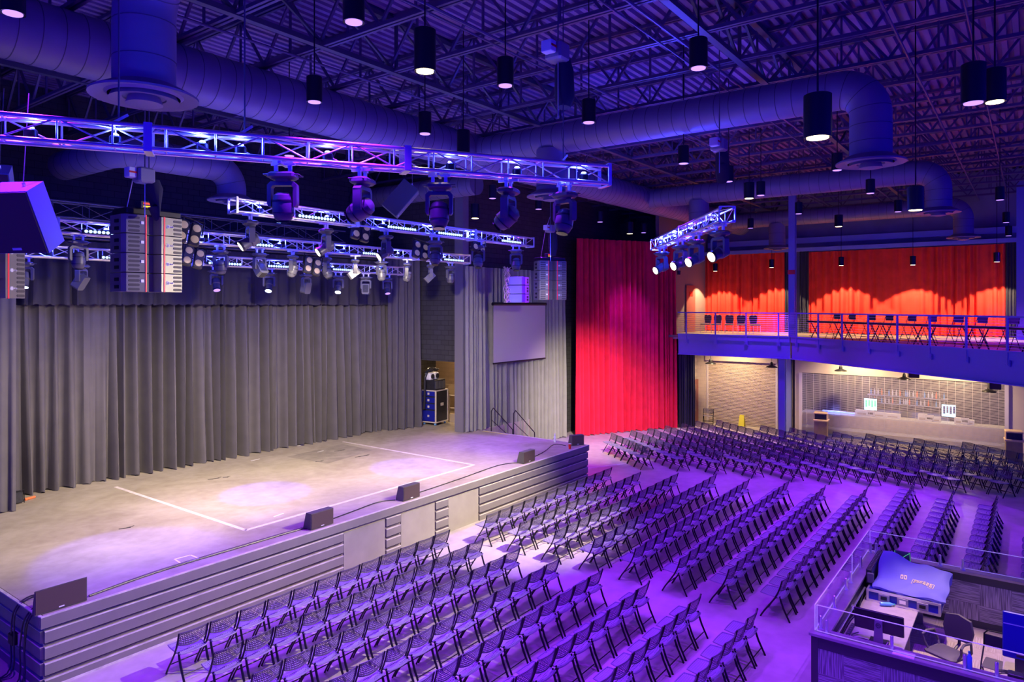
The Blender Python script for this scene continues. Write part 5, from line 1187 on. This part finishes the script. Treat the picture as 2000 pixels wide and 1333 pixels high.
m = MB(); m.box((XBAR, by0, 2.95), (XBAR + .2, by1, DZ - .2)); m.box((XBAR, by0 - 2.5, 0), (XBAR + .2, by0, DZ - .2)); m.box((XBAR, by1, 0), (XBAR + .2, by1 + .25, DZ - .2)); struct('wall_bar', m, 'cream_paint')
m = MB(); m.box((XBAR + 4.0, by0 - 1, 0), (XBAR + 4.1, by1 + .6, DZ - .2)); m.box((XBAR + .2, by1 + .25, 0), (XBAR + 4.0, by1 + .4, DZ - .2)); m.box((XBAR + .2, by0 - 1, 0), (XBAR + 4.0, by0 - .9, DZ - .2)); struct('wall_bar_back', m, mat('bar_wall', (.045, .035, .06), .8))
t = thing('trim_post', 'grey corner trim between the roller door and the bar', 'trim', (XBAR - .1, by1 + .5, 0)); MB().box((0, -.08, 0), (.3, .35, BB)).build('cladding', 'steel_paint', t)
t = thing('bar_counter', 'long pale bar counter with a light plank front and white foot rail', 'bar counter', (XBAR + .4, (by0 + by1) / 2, 0))
inv(t).box((XBAR + .06, by0, 1.0), (XBAR + .9, by1, 1.06)).build('counter_top', 'bar_top', t); inv(t).box((XBAR + .35, by0, .12), (XBAR + .5, by1, 1.0)).build('front', 'bar_front', t)
inv(t).box((XBAR + .12, by0, .30), (XBAR + .34, by1, .42)).build('foot_rail', 'white_paint', t); inv(t).box((XBAR - .02, by0, 0), (XBAR + .34, by1, .12)).build('plinth', 'steel_paint', t)
t = thing('bar_shutter', 'see-through rolling grille shutter across the bar opening', 'bar shutter', (XBAR, (by0 + by1) / 2, 0)); m = inv(t)
for k in range(58):
    z = .14 + k * .0485; m.bar((XBAR - .03, by0, z), (XBAR - .03, by1, z), .012, .015)
m.build('slats', 'shutter_slat', t); m = inv(t); n = 27
for k in range(n + 1): y = by0 + (by1 - by0) * k / n; m.bar((XBAR - .03, y, .14), (XBAR - .03, y, 2.93), .010, .010)
m.build('vertical_links', 'shutter_slat', t)
for y in (by0 + .03, by1 - .03): inv(t).box((XBAR - .10, y - .07, 0), (XBAR - .045, y + .07, 2.95)).build('guide_rail', 'shutter_slat', t)
# things in the bar
def on_bar(px, z=1.06, dx=.5): q = wx(px, 820, XBAR + dx); return Vector((XBAR + dx, q.y, z))
for k, (px, w_, h) in enumerate(((1684, .55, .25), (1718, .5, .22), (1744, .6, .2), (1802, .35, .3), (1830, .3, .22), (1872, .3, .25), (1895, .3, .2))):
    q = on_bar(px); t = thing('bar_caddy', 'pale box on the bar counter behind the grille, %s from the left' % ORD[k], 'box', q, group='pale boxes on the bar'); MB().bbox((-.12, -w_ / 2, 0), (.12, w_ / 2, h), .01).build('body', 'white_paint', t); MB().box((-.125, -w_ / 3, .05), (-.121, w_ / 3, h * .5)).build('front_label', 'cream_paint', t)
for k, (px, w_) in enumerate(((1701, .30), (1816, .32), (1885, .30))):
    q = on_bar(px, 1.06, .35); t = thing('card_terminal', 'white till terminal on the bar counter, %s from the left' % ORD[k], 'till', q, group='till terminals on the bar'); MB(Matrix.Rotation(-.3, 4, 'Y')).bbox((-.02, -w_ / 2, .05), (.02, w_ / 2, .32), .01).build('screen_body', 'white_paint', t); MB(Matrix.Rotation(-.3, 4, 'Y')).box((-.024, -w_ / 3, .12), (-.0201, w_ / 3, .2)).build('printed_lines', 'black_plastic', t); MB().bbox((-.06, -.08, 0), (.08, .08, .06), .01).build('foot', 'white_paint', t)
q = on_bar(1632, 1.06, .6); t = thing('light_strip', 'glowing blue strip light lying on the left of the bar', 'light', q); MB().bbox((-.1, -.9, 0), (.1, .6, .08), .01).build('tray', 'white_paint', t); MB().box((-.105, -.85, .02), (-.101, .55, .07)).build('glow', 'glow_bluebar', t)
lamp('POINT', 'bar_strip_light', (q.x, q.y, q.z + .4), (.15, .2, 1), 60, size=.2)
for k, (px, py) in enumerate(((1700, 790), (1853, 803))):
    q = wx(px, py, XBAR + 2.6); t = thing('bar_display', 'small bright screen glowing at the back of the bar, %s' % ('left one with green parts' if k == 0 else 'right one'), 'screen', q)
    MB().bbox((0, -.32, -.32), (.08, .32, .32), .01).build('frame', 'black_plastic', t); MB().box((-.004, -.28, -.28), (-.0005, .28, .28)).build('display', 'glow_screen', t)
    m = MB()
    for i in range(4): m.box((-.007, -.25 + i * .13, -.1 - .04 * (i % 2)), (-.0045, -.17 + i * .13, .2))
    m.build('display_shapes', 'glow_screen_green' if k == 0 else 'blue_panel', t)
for s, px in enumerate((1735, 1805)):
    q = wx(px, 770, XBAR + 3.2)
    t = thing('bottle_shelf', 'back bar shelf unit with rows of bottles, %s one' % ('left', 'right')[s], 'shelf', (q.x, q.y, 0)); MB().box((.1, -1.0, .1), (.6, 1.0, 1.0)).build('cabinet', 'steel_paint', t)
    for z in (1.35, 1.75): MB().box((.1, -.95, z - .03), (.4, .95, z)).build('shelf_board', 'alu', t)
    for r_, z in enumerate((1.35, 1.75)):
        for i in range(11):
            b = MB().lathe([(.035, 0), (.035, .18), (.013, .24), (.013, .30)], 8).build('bottle', ('bottle_clear', 'bottle_blue', 'orange_plastic', 'bottle_clear', 'trash_brown')[(i * 3 + r_) % 5], None, True); b.location = (q.x + .2, q.y - .8 + .16 * i, z)
            tag(b, 'bottle on the %s shelf of the %s back bar unit, %s from its right' % (('lower', 'upper')[r_], ('left', 'right')[s], ORD[i]), 'bottle', 'bottles behind the bar')
lamp('POINT', 'bar_lamp_light', (XBAR + 2, 6.5, 3.4), (.6, .5, 1), 60, size=.2); lamp('POINT', 'bar_lamp_light', (XBAR + 2, 2.5, 3.4), (1, .8, .55), 130, size=.2)
# barn pendants under the balcony
for k, (px, py) in enumerate(((1388, 708), (1507, 715), (1642, 722), (1766, 738), (1932, 762))):
    q = wx(px, py, 34.4); z0 = DZ - .2
    t = thing('barn_pendant', 'unlit black barn pendant lamp under the balcony, %s from the left' % ORD[k], 'pendant light', q, group='black barn pendants under the balcony')
    MB().lathe([(.27, -.08), (.25, -.04), (.08, .03), (.06, .14), (.03, .18)], 20, cap=False).build('shade', 'black_metal', t, True); MB().tube([(0, 0, .15), (0, 0, max(.2, z0 - q.z))], .012, 6).build('stem', 'black_metal', t)
for y in (12.2, 6.5, 2.8): lamp('SPOT', 'balcony_underside_light', (33.9, y, DZ - .3), WARM, 950, (35.6, y, .6), .15, 125, .8)
# trash bins
def bin_(px, lab, x=34.75):
    q = wx(px, 850, x); t = thing('trash_bin', lab, 'trash bin', (q.x, q.y, 0), .1)
    MB().prism([(-.25, 0), (.25, 0), (.29, .85), (-.29, .85)], 'y', -.27, .27).build('body', 'trash_brown', t)
    MB().bbox((-.32, -.32, .85), (.32, .32, .93), .02).build('collar', 'trash_tan', t)
    m = MB(); m.bbox((-.28, -.30, 1.18), (.28, .30, 1.26), .03)
    for a in (-.28, .25): m.box((-.26, a, .93), (.26, a + .03, 1.18))
    m.build('hood', 'trash_tan', t); MB().box((-.24, -.25, .931), (.24, .25, 1.179)).build('opening_flap', 'black_plastic', t)
bin_(1604, 'brown trash bin with hooded tan lid at the left of the bar', 34.6); bin_(1980, 'brown trash bin with hooded tan lid at the right of the bar', 34.0)
# lone chair and door glow by the roller door
q = wx(1383, 830, 35.2); t = thing('folding_chair', 'lone pale-lit folding chair standing by the roller door under the balcony', 'chair', (q.x, q.y, 0), PI / 2 + .3)
for me, n in CM: use(me, n, t)
q = wy(1356, 800, 14.38)
o = struct('door_2', MB().box((q.x - .25, 14.33, 0), (q.x + .55, 14.39, 2.25)), 'door_brown')
t = thing('door_bar_handle', 'long vertical pull handle lit yellow on the door beside the blue curtain', 'door handle', (q.x, 14.30, 1.1)); MB().tube([(0, 0, -.5), (0, 0, .9)], .02, 8).build('bar', 'trash_tan', t); MB().bar((0, 0, .7), (0, .05, .7), .02).build('bracket', 'trash_tan', t)
q = wx(1449, 838, 35.6); t = thing('wet_floor_sign', 'small yellow folding floor sign behind the chairs by the roller door', 'floor sign', (q.x, q.y, 0), PI / 2)
for s in (-1, 1): MB(Matrix.Rotation(s * .22, 4, 'X')).prism([(-.15, -.0), (.15, 0), (.11, .6), (-.11, .6)], 'y', s * .13 - .008, s * .13 + .008).build('panel', 'yellow_tape', t)
# rope with cable coil hanging by the column
q = wx(1533, 790, 35.9); t = thing('hanging_cable', 'cord with a knot of cable hanging on the beige wall by the column', 'cord', (35.8, wx(1535, 790, 35.9).y, 1.3)); MB().tube([(0, 0, 0), (0, 0, 2.8)], .012, 5).build('cord', 'black_plastic', t); MB().tube([(0, .07 * math.cos(a * .9), -.1 + .12 * math.sin(a * .9)) for a in range(14)], .014, 5).build('coil', 'black_plastic', t)
for k, (x, y, z) in enumerate(((34.0, 12.6, 0),)): pass
# speakers hanging under the balcony beam
for k, (px, py) in enumerate(((1784, 731), (1942, 753))):
    q = wx(px, py, 33.6); t = thing('small_speaker', 'small black box speaker under the balcony edge, %s one' % ('left', 'right')[k], 'speaker', q, .3, 'small speakers under the balcony'); MB().bbox((-.15, -.2, -.16), (.15, .2, .16), .02).build('cabinet', 'black_plastic', t); MB().box((-.155, -.17, -.13), (-.151, .17, .13)).build('grille', 'speaker_grille', t); MB().tube([(0, 0, .16), (0, 0, max(.2, DZ - .2 - q.z))], .015, 6).build('bracket', 'black_metal', t)
# wall bracket lamp near the red curtain's right edge
q = wd(1326, 533, 34.5); t = thing('wall_spot', 'small blue lit wall fixture at the right edge of the red curtain', 'light', q); MB().lathe([(.08, -.1), (.1, .1)], 12).build('housing', 'black_metal', t, True); MB().bar((0, 0, .1), (0, 0, .3), .03).build('bracket', 'alu', t)

q = wx(1993, 600, 37.6); t = thing('steel_column', 'steel column at the far right end of the balcony', 'column', (q.x, q.y, DZ)); MB().box((-.14, -.14, 0), (.14, .14, ZJ + .3 - DZ)).build('shaft', 'steel_paint', t); MB().box((-.22, -.22, 0), (.22, .22, .03)).build('base_plate', 'steel_paint', t)
